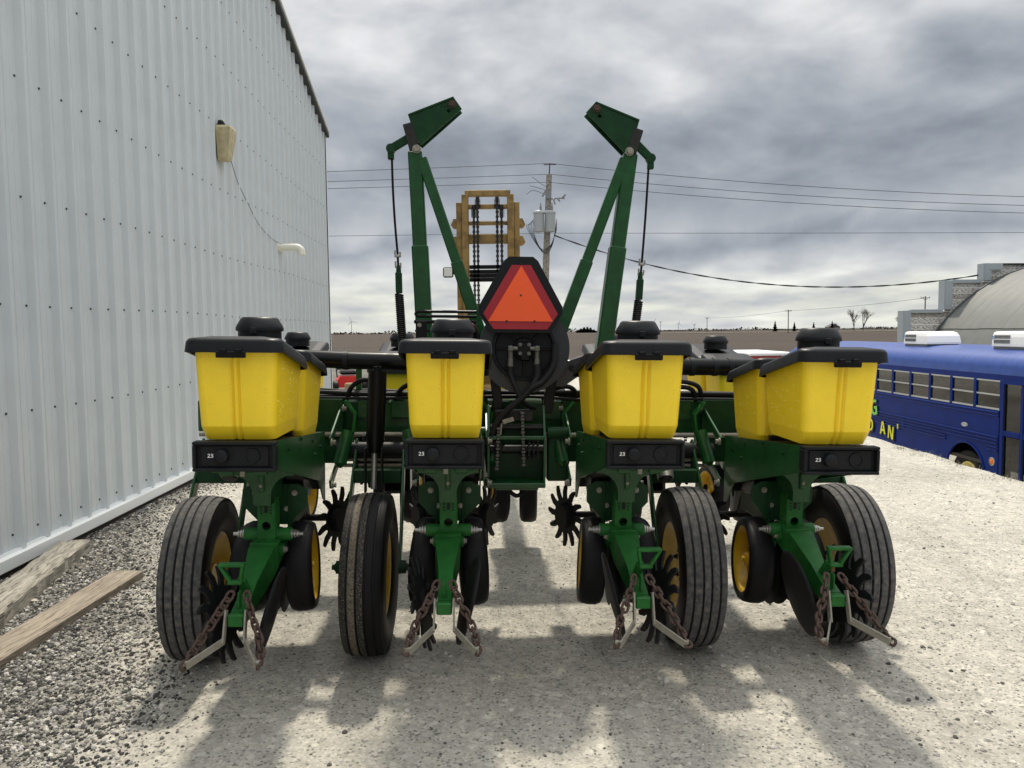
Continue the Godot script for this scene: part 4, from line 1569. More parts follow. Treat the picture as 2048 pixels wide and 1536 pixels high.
func stone_mesh(sd: int) -> ArrayMesh:
	rng.seed = sd
	var b := MB.new()
	var r := []
	for j in 5:
		var el := PI * (j / 4.0 - 0.5)
		var ring := []
		for i in 6:
			var az := TAU * (i + 0.5 * (j % 2)) / 6.0
			var k := rng.randf_range(0.78, 1.1)
			ring.append(V(cos(az) * cos(el), sin(el) * 0.62, sin(az) * cos(el)) * k)
		r.append(ring)
	for j in 4:
		for i in 6:
			b.out([r[j][i], r[j][(i + 1) % 6], r[j + 1][(i + 1) % 6]], Vector3.ZERO)
			b.out([r[j][i], r[j + 1][(i + 1) % 6], r[j + 1][i]], Vector3.ZERO)
	return b.mesh()

func scatter(called: String, label: String, me: ArrayMesh, xf: Array, cols: Array, category: String) -> void:
	var mm := MultiMesh.new()
	mm.transform_format = MultiMesh.TRANSFORM_3D
	mm.use_colors = true
	mm.mesh = me
	mm.instance_count = xf.size()
	for i in xf.size():
		mm.set_instance_transform(i, xf[i])
		mm.set_instance_color(i, cols[i])
	var o := MultiMeshInstance3D.new()
	o.multimesh = mm
	var m := mat(Color.WHITE, 0.85)
	m.vertex_color_use_as_albedo = true
	o.material_override = m
	o.name = numbered(called)
	add_child(o)
	tag(o, label, category)
	setting(o, "stuff")

func stone_col() -> Color:
	var t := rng.randf()
	var g: float
	if t < 0.24:
		g = rng.randf_range(0.40, 0.66)
	elif t < 0.54:
		g = rng.randf_range(0.17, 0.36)
	else:
		g = rng.randf_range(0.02, 0.10)
	return Color(g, g * rng.randf_range(0.93, 0.98), g * rng.randf_range(0.80, 0.92))

func make_ground() -> void:
	hn.seed = 5
	hn.frequency = 0.02
	hn.fractal_octaves = 4
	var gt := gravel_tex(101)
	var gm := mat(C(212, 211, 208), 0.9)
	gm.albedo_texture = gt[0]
	gm.normal_enabled = true
	gm.normal_texture = gt[1]
	gm.normal_scale = 0.5
	gm.vertex_color_use_as_albedo = true
	var xs := spread(-90.0, -10.0, 8.0) + spread(-10.0, -4.0, 1.0) + spread(-4.0, 5.0, 0.06) + spread(5.0, 9.0, 0.12) + spread(9.0, 20.0, 1.0) + spread(20.0, 90.0, 8.0) + [90.0]
	var zs := spread(12.0, -1.5, 1.5) + spread(-1.5, -8.0, 0.06) + spread(-8.0, -16.0, 0.2) + spread(-16.0, -34.0, 1.0) + [-34.0]
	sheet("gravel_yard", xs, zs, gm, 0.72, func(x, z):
		var k := 0.93 + 0.22 * hn.get_noise_2d(x * 18.0, z * 18.0) + 0.14 * hn.get_noise_2d(x * 70.0 + 400.0, z * 70.0) + 0.12 * hn.get_noise_2d(x * 420.0, z * 420.0 + 90.0)
		var c := Color(k, k, k)
		if x < 0.5:
			var e := strip_edge(z)
			var t := smoothstep(e + 0.10, e - 0.45, x)
			var d := 0.12 + 0.20 * maxf(hn.get_noise_2d(x * 110.0, z * 110.0) + 0.3, 0.0)
			c = c.lerp(Color(d * 1.04, d * 0.97, d * 0.88), t * 0.92)
		if x > 5.3:
			var g2 := smoothstep(0.1, 0.35, hn.get_noise_2d(x * 50.0, z * 50.0)) * 0.7
			c = c.lerp(Color(0.36, 0.36, 0.24), g2)
		return c)
	# field
	var ft := ramp(noise_img(512, 0.03, 5, 111), [C(74, 62, 50), C(104, 88, 72), C(128, 110, 90), C(150, 132, 108)], [0.15, 0.42, 0.6, 0.85])
	var fm := mat(C(126, 117, 109), 0.95)
	fm.albedo_texture = ft
	fm.normal_enabled = true
	fm.normal_texture = bump(noise_img(512, 0.04, 4, 112), 6.0)
	fm.vertex_color_use_as_albedo = true
	var fx := spread(-6000.0, -600.0, 900.0) + spread(-600.0, -60.0, 60.0) + spread(-60.0, 90.0, 5.0) + spread(90.0, 600.0, 60.0) + spread(600.0, 6000.0, 900.0) + [6000.0]
	var fz := spread(-34.0, -120.0, 4.0) + spread(-120.0, -400.0, 20.0) + spread(-400.0, -2000.0, 200.0) + spread(-2000.0, -9000.0, 1000.0) + [-9000.0]
	sheet("field", fx, fz, fm, 0.16, func(x, z):
		var k := 0.92 + 0.35 * hn.get_noise_2d(x * 0.9, z * 3.0)
		return Color(k, k, k * 0.98))
	# pale road on the far side of the field
	var rb := MB.new()
	rb.quad(V(60, 0.35, -330), V(900, 0.35, -405), V(900, 0.35, -414), V(60, 0.35, -338))
	setting(obj("road", rb, mat(C(176, 172, 160), 0.9)))
	var gb := MB.new()
	gb.quad(V(30, 0.2, -318), V(900, 0.2, -390), V(900, 0.2, -404), V(30, 0.2, -329))
	setting(obj("grass_verge", gb, mat(C(92, 98, 66), 0.95)))
	# loose stones by the shed wall
	rng.seed = 77
	var xf := []
	var cols := []
	while xf.size() < 46000:
		var Z := rng.randf_range(1.9, 11.0)
		if rng.randf() > 3.2 / Z:
			continue
		var wx := -3.22 - 0.0349 * (Z - 4.75) + 0.05
		var x := rng.randf_range(wx, 0.2)
		var e := strip_edge(-Z)
		if rng.randf() > smoothstep(e + 0.42, e - 0.2, x):
			continue
		var r := 0.0036 + 0.0085 * pow(rng.randf(), 2.8)
		if rng.randf() < 0.010:
			r = rng.randf_range(0.011, 0.021)
		var bs := Basis.from_euler(V(rng.randf_range(-0.6, 0.6), rng.randf() * TAU, rng.randf_range(-0.6, 0.6))).scaled(V(r, r, r))
		xf.append(Transform3D(bs, V(x, ground_y(x, -Z) + r * 0.25, -Z)))
		cols.append(stone_col())
	scatter("loose_gravel", "loose grey and white gravel along the foot of the metal shed", stone_mesh(3), xf, cols, "gravel")
	# chips and dark crumbs pressed into the yard
	rng.seed = 78
	xf = []
	cols = []
	while xf.size() < 20000:
		var Z := rng.randf_range(1.9, 14.0)
		if rng.randf() > 3.0 / Z:
			continue
		var x := rng.randf_range(-0.75 * Z, 0.75 * Z)
		if x > 5.2 or x < -3.2:
			continue
		if x < 0.6 and rng.randf() < 0.5:
			continue
		var r := 0.0018 + 0.0060 * pow(rng.randf(), 3.2)
		if rng.randf() < (0.05 if x > 0.8 else 0.02):
			r = rng.randf_range(0.006, 0.014)
		var bs := Basis.from_euler(V(rng.randf_range(-0.5, 0.5), rng.randf() * TAU, rng.randf_range(-0.5, 0.5))).scaled(V(r, r, r))
		xf.append(Transform3D(bs, V(x, ground_y(x, -Z) + r * 0.1, -Z)))
		var t := rng.randf()
		var dk := 0.10 + 0.45 * smoothstep(0.0, 0.35, hn.get_noise_2d(x * 30.0 + 77.0, Z * 30.0)) * smoothstep(2.5, 0.5, x)
		var g: float = rng.randf_range(0.05, 0.16) if t < dk else rng.randf_range(0.28, 0.62)
		cols.append(Color(g, g * 0.95, g * 0.86))
	scatter("gravel_chips", "small pale chips and dark crumbs strewn over the gravel yard", stone_mesh(4), xf, cols, "gravel")

func make_tufts() -> void:
	rng.seed = 31
	var v := PackedVector3Array()
	var n := PackedVector3Array()
	var c := PackedColorArray()
	for t in 90:
		var z := -rng.randf_range(6.2, 15.0)
		var x := 4.98 + 0.16 * rng.randfn() + 0.1 * hn.get_noise_2d(z * 60.0, 9.0)
		if hn.get_noise_2d(z * 55.0, 70.0) < -0.02:
			continue
		var dry := rng.randf() < 0.55
		for i in 22:
			var p := V(x + 0.05 * rng.randfn(), 0, z + 0.07 * rng.randfn())
			p.y = ground_y(p.x, p.z) - 0.004
			var a := rng.randf() * TAU
			var h := rng.randf_range(0.02, 0.075)
			var tip := p + V(cos(a) * h * 0.9, h * rng.randf_range(0.3, 1.0), sin(a) * h * 0.9)
			var w := V(-sin(a), 0, cos(a)) * 0.0022
			for q in [p - w, tip, p + w]:
				v.append(q)
				n.append(V(cos(a) * 0.5, 0.8, sin(a) * 0.5).normalized())
				var g := rng.randf_range(0.10, 0.2)
				c.append(Color(g, g * 0.8, g * 0.5) if dry else Color(g * 0.55, g * 0.75, g * 0.28))
	var a := []
	a.resize(Mesh.ARRAY_MAX)
	a[Mesh.ARRAY_VERTEX] = v
	a[Mesh.ARRAY_NORMAL] = n
	a[Mesh.ARRAY_COLOR] = c
	var m := ArrayMesh.new()
	m.add_surface_from_arrays(Mesh.PRIMITIVE_TRIANGLES, a)
	var o := obj("grass_tufts", m, M.needles)
	tag(o, "sparse dry weeds along the edge of the gravel bank", "weeds")
	setting(o, "stuff")

# ------------------------------------------------------------------ metal shed
func make_shed() -> void:
	var corner := V(-3.58, 0, -15.06)
	var sh := thing("metal_shed", "tall pale grey ribbed metal shed with gable end", "building", corner)
	sh.rotation.y = deg_to_rad(2.0)      # local z runs along the gable wall towards the camera, x points out
	var top := func(s: float) -> float: return 5.34 + 0.303 * (8.4 - absf(s - 8.4))
	var unit := [[0.0, 0.0], [0.024, 0.040], [0.054, 0.040], [0.078, 0.0], [0.128, 0.0], [0.134, 0.004], [0.148, 0.004], [0.154, 0.0], [0.202, 0.0], [0.208, 0.004], [0.222, 0.004], [0.228, 0.0]]
	for i in 20:
		var b := MB.new()
		var prof := []
		for r in 3:
			for q in unit:
				prof.append(Vector2(i * 0.84 + r * 0.28 + q[0], q[1]))
		prof.append(Vector2((i + 1) * 0.84 + 0.012, 0.004))
		for k in prof.size() - 1:
			var p: Vector2 = prof[k]
			var q: Vector2 = prof[k + 1]
			var tp: float = top.call(p.x)
			var tq: float = top.call(q.x)
			b.quad(V(q.y, 0.13, q.x), V(p.y, 0.13, p.x), V(p.y, tp, p.x), V(q.y, tq, q.x))
		obj("wall_panel", b, M.siding, sh)
	# screws on the girts
	var sb := MB.new()
	for y in [0.22, 1.01, 1.72, 2.43, 3.20, 3.93, 4.68, 5.4, 6.15, 6.9]:
		for i in 60:
			var s := 0.104 + i * 0.28
			if y + 0.1 > top.call(s):
				continue
			var wob := 0.012 * sin(i * 12.9 + y * 7.0)
			sb.cyl(V(0.001, y + wob, s), V(0.007, y + wob, s), 0.0085, 0.0075, 7)
	setting(obj("wall_screws", sb, mat(C(46, 50, 52), 0.5, 0.2), sh), "stuff")
	var b := MB.new()
	b.box(V(0.035, 0.085, 8.4), V(0.075, 0.085, 16.8), 0.006)
	b.box(V(0.014, 0.132, 8.4), V(0.032, 0.012, 16.8))
	obj("base_trim", b, M.trimwhite, sh)
	b = MB.new()
	b.box(V(-0.02, 0.0, 8.4), V(0.10, 0.12, 16.8))
	obj("footing_board", b, mat(C(70, 64, 58), 0.9), sh)
	b = MB.new()
	b.box(V(0.022, 2.66, -0.022), V(0.05, 5.36, 0.05), 0.004)
	obj("corner_trim", b, M.trim_gapdark, sh)
	b = MB.new()
	b.box(V(0.02, 2.66, -0.075), V(0.05, 5.36, 0.05), 0.004)
	obj("corner_flashing", b, M.trimwhite, sh)
	for s in [0, 1]:
		var z0 := -0.16 if s == 0 else 16.96
		var y0: float = 5.34 - 0.16 * 0.303
		var y1: float = 5.34 + 0.303 * 8.4
		b = MB.new()
		b.bar(V(0.045, y0 + 0.025, z0), V(0.045, y1 + 0.025, 8.4), 0.10, 0.065, 0.004)
		obj("rake_gap_shade", b, M.trim_gapdark, sh)  # dark bar standing in for the shade in the gaps at the rib ends
		b = MB.new()
		b.bar(V(0.06, y0 + 0.072, z0), V(0.06, y1 + 0.072, 8.4), 0.11, 0.018, 0.004)
		obj("rake_flashing", b, M.trimwhite, sh)
		b = MB.new()
		b.bar(V(-6.06, y0 + 0.05, z0), V(-6.06, y1 + 0.05, 8.4), 12.0, 0.03)
		obj("roof_sheet", b, M.siding, sh)
	b = MB.new()
	b.box(V(-6.0, 2.7, 0.02), V(11.96, 5.2, 0.04))
	obj("side_wall", b, M.siding, sh)
	b = MB.new()
	b.tube(curve_pts([V(-0.05, 2.79, 3.46), V(0.20, 2.79, 3.46), V(0.28, 2.785, 3.46), V(0.33, 2.75, 3.46), V(0.335, 2.70, 3.46)]), 0.055, 16)
	b.cyl(V(-0.01, 2.79, 3.46), V(0.03, 2.79, 3.46), 0.07, 0.07, 16)
	b.cyl(V(0.335, 2.715, 3.46), V(0.335, 2.68, 3.46), 0.062, 0.062, 16)
	obj("vent_pipe", b, M.pvc, sh)
	# wall light with its dangling wire
	var L := thing("wall_light", "weathered cream floodlight fixture mounted high on the metal shed wall", "light fixture", corner)
	L.rotation.y = sh.rotation.y
	b = MB.new()
	var c := 6.02
	var rows := []
	for q in [[3.50, 0.055, 0.055], [3.53, 0.075, 0.075], [3.78, 0.115, 0.115], [3.86, 0.12, 0.12], [3.885, 0.10, 0.11]]:
		rows.append([V(0.07 + q[2], q[0], c - q[1]), V(0.03, q[0], c - q[1]), V(0.03, q[0], c + q[1]), V(0.07 + q[2], q[0], c + q[1])])
	for j in 4:
		for i in 4:
			b.out([rows[j][i], rows[j][(i + 1) % 4], rows[j + 1][(i + 1) % 4], rows[j + 1][i]], V(0.09, 3.7, c))
	b.out(rows[0].duplicate(), V(0.09, 3.7, c))
	b.out(rows[4].duplicate(), V(0.09, 3.7, c))
	obj("lamp_housing", b, M.cream, L)
	b = MB.new()
	b.box(V(0.05, 3.92, c), V(0.05, 0.08, 0.06), 0.008)
	b.cyl(V(0.06, 3.95, c), V(0.10, 3.89, c), 0.02)
	obj("mounting_bracket", b, M.darkmetal, L)
	b = MB.new()
	b.tube(curve_pts([V(0.14, 3.86, c - 0.02), V(0.06, 3.7, c - 0.22), V(0.035, 3.42, c - 0.55), V(0.035, 3.25, c - 0.85), V(0.035, 2.98, c - 1.45), V(0.035, 2.86, c - 2.1), V(0.05, 2.84, c - 2.52)]), 0.0035, 6)
	obj("wire", b, M.wire, L)

func board(called: String, label: String, L: float, w: float, t: float, m: Material, pos: Vector3, yaw: float, rough: float) -> void:
	# plank along local z, uneven edges, uv along its grain
	var b := MB.new()
	var n := 40
	rng.seed = int(L * 1000)
	var prof := []
	for i in n + 1:
		var z := L * (float(i) / n - 0.5)
		var e := []
		for q in [[-0.5, 0.0], [0.5, 0.0], [0.5, 0.9], [0.47, 1.0], [0.2, 1.0], [-0.2, 1.0], [-0.47, 1.0], [-0.5, 0.9]]:
			e.append(V(q[0] * w + rng.randf_range(-1, 1) * rough, q[1] * t + rng.randf_range(-1, 1) * rough * 0.6, z + (rng.randf_range(-1, 1) * rough * 3.0 if i == 0 or i == n else 0.0)))
		prof.append(e)
	for i in n:
		for k in 8:
			var q := [prof[i][k], prof[i][(k + 1) % 8], prof[i + 1][(k + 1) % 8], prof[i + 1][k]]
			var us := [i, i, i + 1, i + 1]
			var ks := [k, k + 1, k + 1, k]
			var m3: Vector3 = (q[1] - q[0]).cross(q[2] - q[0]).normalized()
			var mid: Vector3 = (q[0] + q[2]) * 0.5 - V(0, t * 0.5, (prof[i][0].z + prof[i + 1][0].z) * 0.5)
			var od := [0, 1, 2, 0, 2, 3] if m3.dot(mid) < 0.0 else [0, 2, 1, 0, 3, 2]
			if m3.dot(mid) < 0.0:
				m3 = -m3
			for o in od:
				b.v.append(q[o])
				b.n.append(m3)
				b.uv.append(Vector2(us[o] * L / n / 1.6, ks[o] / 8.0 * 1.5))
	for i in [0, n]:
		var cen := V(0, t * 0.5, prof[i][0].z)
		var nz := V(0, 0, -1 if i == 0 else 1)
		for k in 8:
			var a: Vector3 = prof[i][k]
			var c: Vector3 = prof[i][(k + 1) % 8]
			var tri := [cen, a, c]
			if (a - cen).cross(c - cen).dot(nz) > 0.0:
				tri = [cen, c, a]
			for p in tri:
				b.v.append(p)
				b.n.append(nz)
				b.uv.append(Vector2(0.02 * p.x, p.y * 2.0))
	var o := obj(called, b, m, self, pos, Basis(Vector3.UP, yaw))
	tag(o, label, "plank", "planks lying by the shed")

# ------------------------------------------------------------------ bus
func make_bus() -> void:
	var bus := thing("school_bus", "blue converted school bus with lettering parked below the bank", "bus", V(9.65, -1.85, -17.5))
	# local: side towards the yard at x = -1.2, front to +z
	var zf := 7.2
	var zr := -6.2
	var b := MB.new()
	var hole_z := 3.25    # wheel arch centre
	# lower side skin with the wheel arches cut out
	for s in [-1, 1]:
		b = MB.new()
		var pts := PackedVector2Array()
		pts.append_array(P2([zr, 1.90, zr, 0.55]))
		for wc in [-3.4, hole_z]:
			for i in 15:
				var a := PI - PI * i / 14.0
				pts.append(Vector2(wc + cos(a) * 0.62, 0.60 + sin(a) * 0.62 if i > 0 and i < 14 else 0.55))
		pts.append_array(P2([4.20, 0.55, 4.20, 1.90]))
		b.at(V(s * 1.19, 0, 0), YZ()).extr(pts, -0.012, 0.012)
		obj("side_panel", b, M.blue, bus)
		b = MB.new()
		b.at(V(s * 1.19, 0, 0), YZ()).extr(P2([5.35, 0.55, zf, 0.55, zf, 1.90, 5.35, 1.90]), -0.012, 0.012)
		obj("side_panel", b, M.blue, bus)
		b = MB.new()
		b.box(V(s * 1.19, 2.475, 0.5), V(0.03, 0.11, zf - zr), 0.005)
		obj("window_header", b, M.blue, bus)
		# window posts, frames and panes
		for i in 17:
			var z := 4.25 - 0.76 * i
			if z < zr:
				break
			b = MB.new()
			b.box(V(s * 1.195, 2.165, z), V(0.035, 0.52, 0.085), 0.006)
			obj("window_post", b, M.blue, bus)
			if z - 0.76 < zr:
				break
			var zc := z - 0.38
			b = MB.new()
			b.box(V(s * 1.195, 2.408, zc), V(0.022, 0.025, 0.675))
			b.box(V(s * 1.195, 1.918, zc), V(0.022, 0.030, 0.675))
			b.box(V(s * 1.193, 2.165, zc), V(0.022, 0.026, 0.675))
			var w := obj("window", b, M.alu, bus)
			b = MB.new()
			b.box(V(s * 1.186, 2.165, zc), V(0.004, 0.47, 0.67))
			obj("pane", b, M.glass, w)
		# rub rails
		for y in [1.86, 1.80, 1.43, 1.37, 1.31, 1.25, 1.19]:
			var segs := [[zr, 4.20]] if y > 1.26 else [[zr, -4.05], [-2.75, hole_z - 0.65], [hole_z + 0.68, 4.20]]
			for g in segs:
				b = MB.new()
				b.bar(V(s * 1.212, y, g[0]), V(s * 1.212, y, g[1]), 0.036, 0.026, 0.009)
				obj("rub_rail", b, M.blue, bus)
		b = MB.new()
		b.box(V(s * 1.192, 2.165, 4.60 if s > 0 else 4.235), V(0.02, 0.5, 0.06))
		obj("front_post", b, M.blue, bus)
	# roof: curved shell
	var rows := []
	for j in 21:
		var z := lerpf(zr - 0.35, zf + 0.2, j / 20.0)
		var e := smoothstep(zr - 0.42, zr + 0.7, z) * smoothstep(zf + 0.3, zf - 0.6, z)
		var r := []
		for i in 17:
			var a := PI * i / 16.0
			var ca := cos(a)
			var x := signf(ca) * pow(absf(ca), 0.55) * 1.205 * lerpf(0.86, 1.0, e)
			r.append(V(x, 2.52 + pow(sin(a), 0.75) * 0.46 * lerpf(0.45, 1.0, e), z))
		rows.append(r)
	b = MB.new()
	b.grid(rows, false, true)
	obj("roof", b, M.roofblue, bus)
	b = MB.new()
	for r in [rows[0], rows[20]]:
		b.cap(r, V(0, 0, -1 if r == rows[0] else 1))
	b.box(V(0, 1.2, zr), V(2.38, 1.5, 0.04))
	b.box(V(0, 1.2, zf), V(2.38, 1.5, 0.04))
	b.box(V(0, 2.47, zr), V(2.38, 0.12, 0.04))
	b.box(V(0, 2.47, zf), V(2.38, 0.12, 0.04))
	obj("end_panel", b, M.blue, bus)
	b = MB.new()
	b.box(V(0, 0.92, 0.5), V(2.34, 0.06, 13.3))
	b.box(V(0, 2.50, 0.5), V(2.3, 0.02, 13.2))
	obj("floor_and_lining", b, M.inside, bus)
	for i in 9:
		for sx in [-1, 1]:
			b = MB.new()
			var z := 3.5 - 1.05 * i
			b.box(V(sx * 0.68, 1.78, z), V(0.9, 0.62, 0.12), 0.05)
			b.box(V(sx * 0.68, 1.42, z + 0.25), V(0.9, 0.14, 0.45), 0.04)
			obj("seat", b, M.tan if (i * 2 + sx) % 5 == 1 else M.seat, bus)
	# folding door
	b = MB.new()
	b.box(V(-1.19, 1.48, 4.285), V(0.05, 1.92, 0.09), 0.006)
	b.box(V(-1.19, 1.48, 5.315), V(0.05, 1.92, 0.09), 0.006)
	b.box(V(-1.19, 0.56, 4.8), V(0.05, 0.10, 0.94))
	b.box(V(-1.19, 2.40, 4.8), V(0.05, 0.06, 0.94))
	b.box(V(-1.19, 1.48, 4.80), V(0.045, 1.74, 0.07), 0.006)
	b.box(V(-1.19, 1.52, 4.54), V(0.04, 0.09, 0.42), 0.004)
	b.box(V(-1.19, 1.52, 5.05), V(0.04, 0.09, 0.42), 0.004)
	var dr := obj("door", b, M.blue, bus)
	for q in [[4.54, 1.04], [4.54, 1.97], [5.05, 1.04], [5.05, 1.97]]:
		b = MB.new()
		b.box(V(-1.183, q[1], q[0]), V(0.004, 0.84, 0.42))
		obj("door_pane", b, M.glass, dr)
		b = MB.new()
		b.box(V(-1.195, q[1], q[0] - 0.20), V(0.02, 0.84, 0.025))
		obj("rubber_seal", b, M.rubber, dr)
	# wheels
	for wc in [-3.4, hole_z]:
		for s in [-1, 1]:
			b = MB.new()
			b.lathe(tyre_profile(0.53, 0.26, 0.30), 36, 0.3, Vector3.ZERO, Vector3.LEFT if s < 0 else Vector3.RIGHT)
			var wh := obj("wheel", b, M.rubber, bus, V(s * 1.03, 0.54, wc))
			b = MB.new()
			b.lathe([Vector2(0.31, 0.11), Vector2(0.28, 0.11), Vector2(0.23, 0.02), Vector2(0.10, 0.0), Vector2(0.09, 0.06), Vector2(0, 0.06)], 30, 0.5, Vector3.ZERO, Vector3.LEFT if s < 0 else Vector3.RIGHT)
			obj("rim", b, mat(C(206, 190, 96), 0.5), wh)
			b = MB.new()
			var arch := []
			for i in 15:
				var a := PI - PI * i / 14.0
				arch.append(V(s * 1.205, 0.60 + sin(a) * 0.62, wc + cos(a) * 0.62))
			b.tube(arch, 0.022, 8)
			obj("arch_rim", b, M.blue, bus)
			b = MB.new()
			b.box(V(s * 0.85, 0.62, wc), V(0.02, 1.2, 1.5))
			obj("wheel_housing", b, M.rubber, bus)
	b = MB.new()
	b.lathe([Vector2(0.075, 0), Vector2(0.075, 0.02), Vector2(0.06, 0.025)], 24, 0.5, V(-1.202, 0.985, 4.06), Vector3.LEFT)
	var ml := obj("marker_lamp", b, M.alu, bus)
	b = MB.new()
	b.lathe([Vector2(0.06, 0.016), Vector2(0.04, 0.03), Vector2(0.0, 0.034)], 24, 0.2, V(-1.202, 0.985, 4.06), Vector3.LEFT)
	obj("amber_lens", b, M.amber, ml)
	b = MB.new()
	b.at(V(-1.202, 1.54, 3.2), Basis.from_scale(V(1, 0.55, 1.3))).lathe([Vector2(0.075, 0), Vector2(0.07, 0.016), Vector2(0.045, 0.018), Vector2(0.04, 0.006), Vector2(0.0, 0.006)], 20, 0.5, Vector3.ZERO, Vector3.LEFT)
	obj("fuel_cap", b, M.alu, bus)
	b = MB.new()
	b.box(V(-1.206, 1.29, 0.92), V(0.012, 0.24, 0.20), 0.003)
	obj("small_hatch", b, M.blue, bus)
	# roof air conditioners
	for z in [0.55, 3.75]:
		b = MB.new()
		var rr := []
		for q in [[0.05, 1.0, 0.0], [0.09, 1.0, 0.0], [0.22, 0.98, 0.05], [0.29, 0.93, 0.12], [0.315, 0.82, 0.22], [0.32, 0.6, 0.4]]:
			rr.append([V(-0.36 * q[1], q[0], 0.5 - 0.05 * q[0]), V(0.36 * q[1], q[0], 0.5 - 0.05 * q[0]), V(0.36 * q[1], q[0], -0.5 + 0.9 * q[2]), V(-0.36 * q[1], q[0], -0.5 + 0.9 * q[2])])
		for j in 5:
			for i in 4:
				b.out([rr[j][i], rr[j][(i + 1) % 4], rr[j + 1][(i + 1) % 4], rr[j + 1][i]], V(0, 0.15, 0.1))
		b.out(rr[5].duplicate(), V(0, 0.1, 0.1))
		var ac := obj("roof_air_conditioner", b, M.acwhite, bus, V(-0.42, 2.945, z), Basis(Vector3.UP, PI + 0.0))
		b = MB.new()
		b.box(V(0, 0.025, 0.02), V(0.68, 0.06, 0.92), 0.01)
		obj("base_gasket", b, M.acgrey, ac)
		for r2 in 2:
			for i in 14:
				b = MB.new()
				b.box(V(0.362 - 0.006 * r2, 0.135 + 0.085 * r2, 0.42 - 0.033 * i), V(0.012, 0.066, 0.014))
				obj("vent_slot", b, M.acgrey, ac)
				b = MB.new()
		b = MB.new()
		b.at(V(0.364, 0.225, 0.462), Basis.from_scale(V(1, 0.6, 1))).lathe([Vector2(0.025, 0), Vector2(0.025, 0.003), Vector2(0, 0.003)], 16, 0.5, Vector3.ZERO, Vector3.RIGHT)
		b.at(Vector3.ZERO).box(V(0.365, 0.190, 0.462), V(0.004, 0.014, 0.05))
		obj("maker_mark", b, M.logo, ac)
	# lettering on the side, read from the yard
	var turn := Basis(Vector3.UP, -PI / 2)
	var sf := SystemFont.new()
	sf.font_names = PackedStringArray(["Droid Sans"])
	sf.font_weight = 800
	var q := [["D", -0.50, 1.08, 0.0], ["A", 0.08, 1.08, 0.05], ["N", 0.46, 1.02, -0.08], ["'", 0.76, 1.10, 0.0]]
	for e in q:
		for lay in 2:
			var tm := TextMesh.new()
			tm.font = sf
			tm.text = e[0]
			tm.font_size = 48
			tm.pixel_size = 0.0082 if lay == 1 else 0.0090
			tm.depth = 0.004
			obj("letter" if lay == 1 else "letter_shadow", tm, M.letter if lay == 1 else M.letterblack, bus, V(-1.224 - 0.005 * lay, e[2] - (0.03 if lay == 0 else 0.0), e[1] + (0.03 if lay == 0 else 0.0)), turn * Basis(Vector3.BACK, e[3]))
	for lay in 2:
		var tm := TextMesh.new()
		tm.font = sf
		tm.text = "G"
		tm.font_size = 48
		tm.pixel_size = 0.0100
		tm.depth = 0.004
		obj("letter" if lay == 1 else "letter_shadow", tm, M.lettergreen if lay == 1 else M.letterblack, bus, V(-1.224 - 0.005 * lay, 1.50 - (0.03 if lay == 0 else 0.0), -0.35 + (0.03 if lay == 0 else 0.0)), turn * Basis(Vector3.BACK, 0.2))

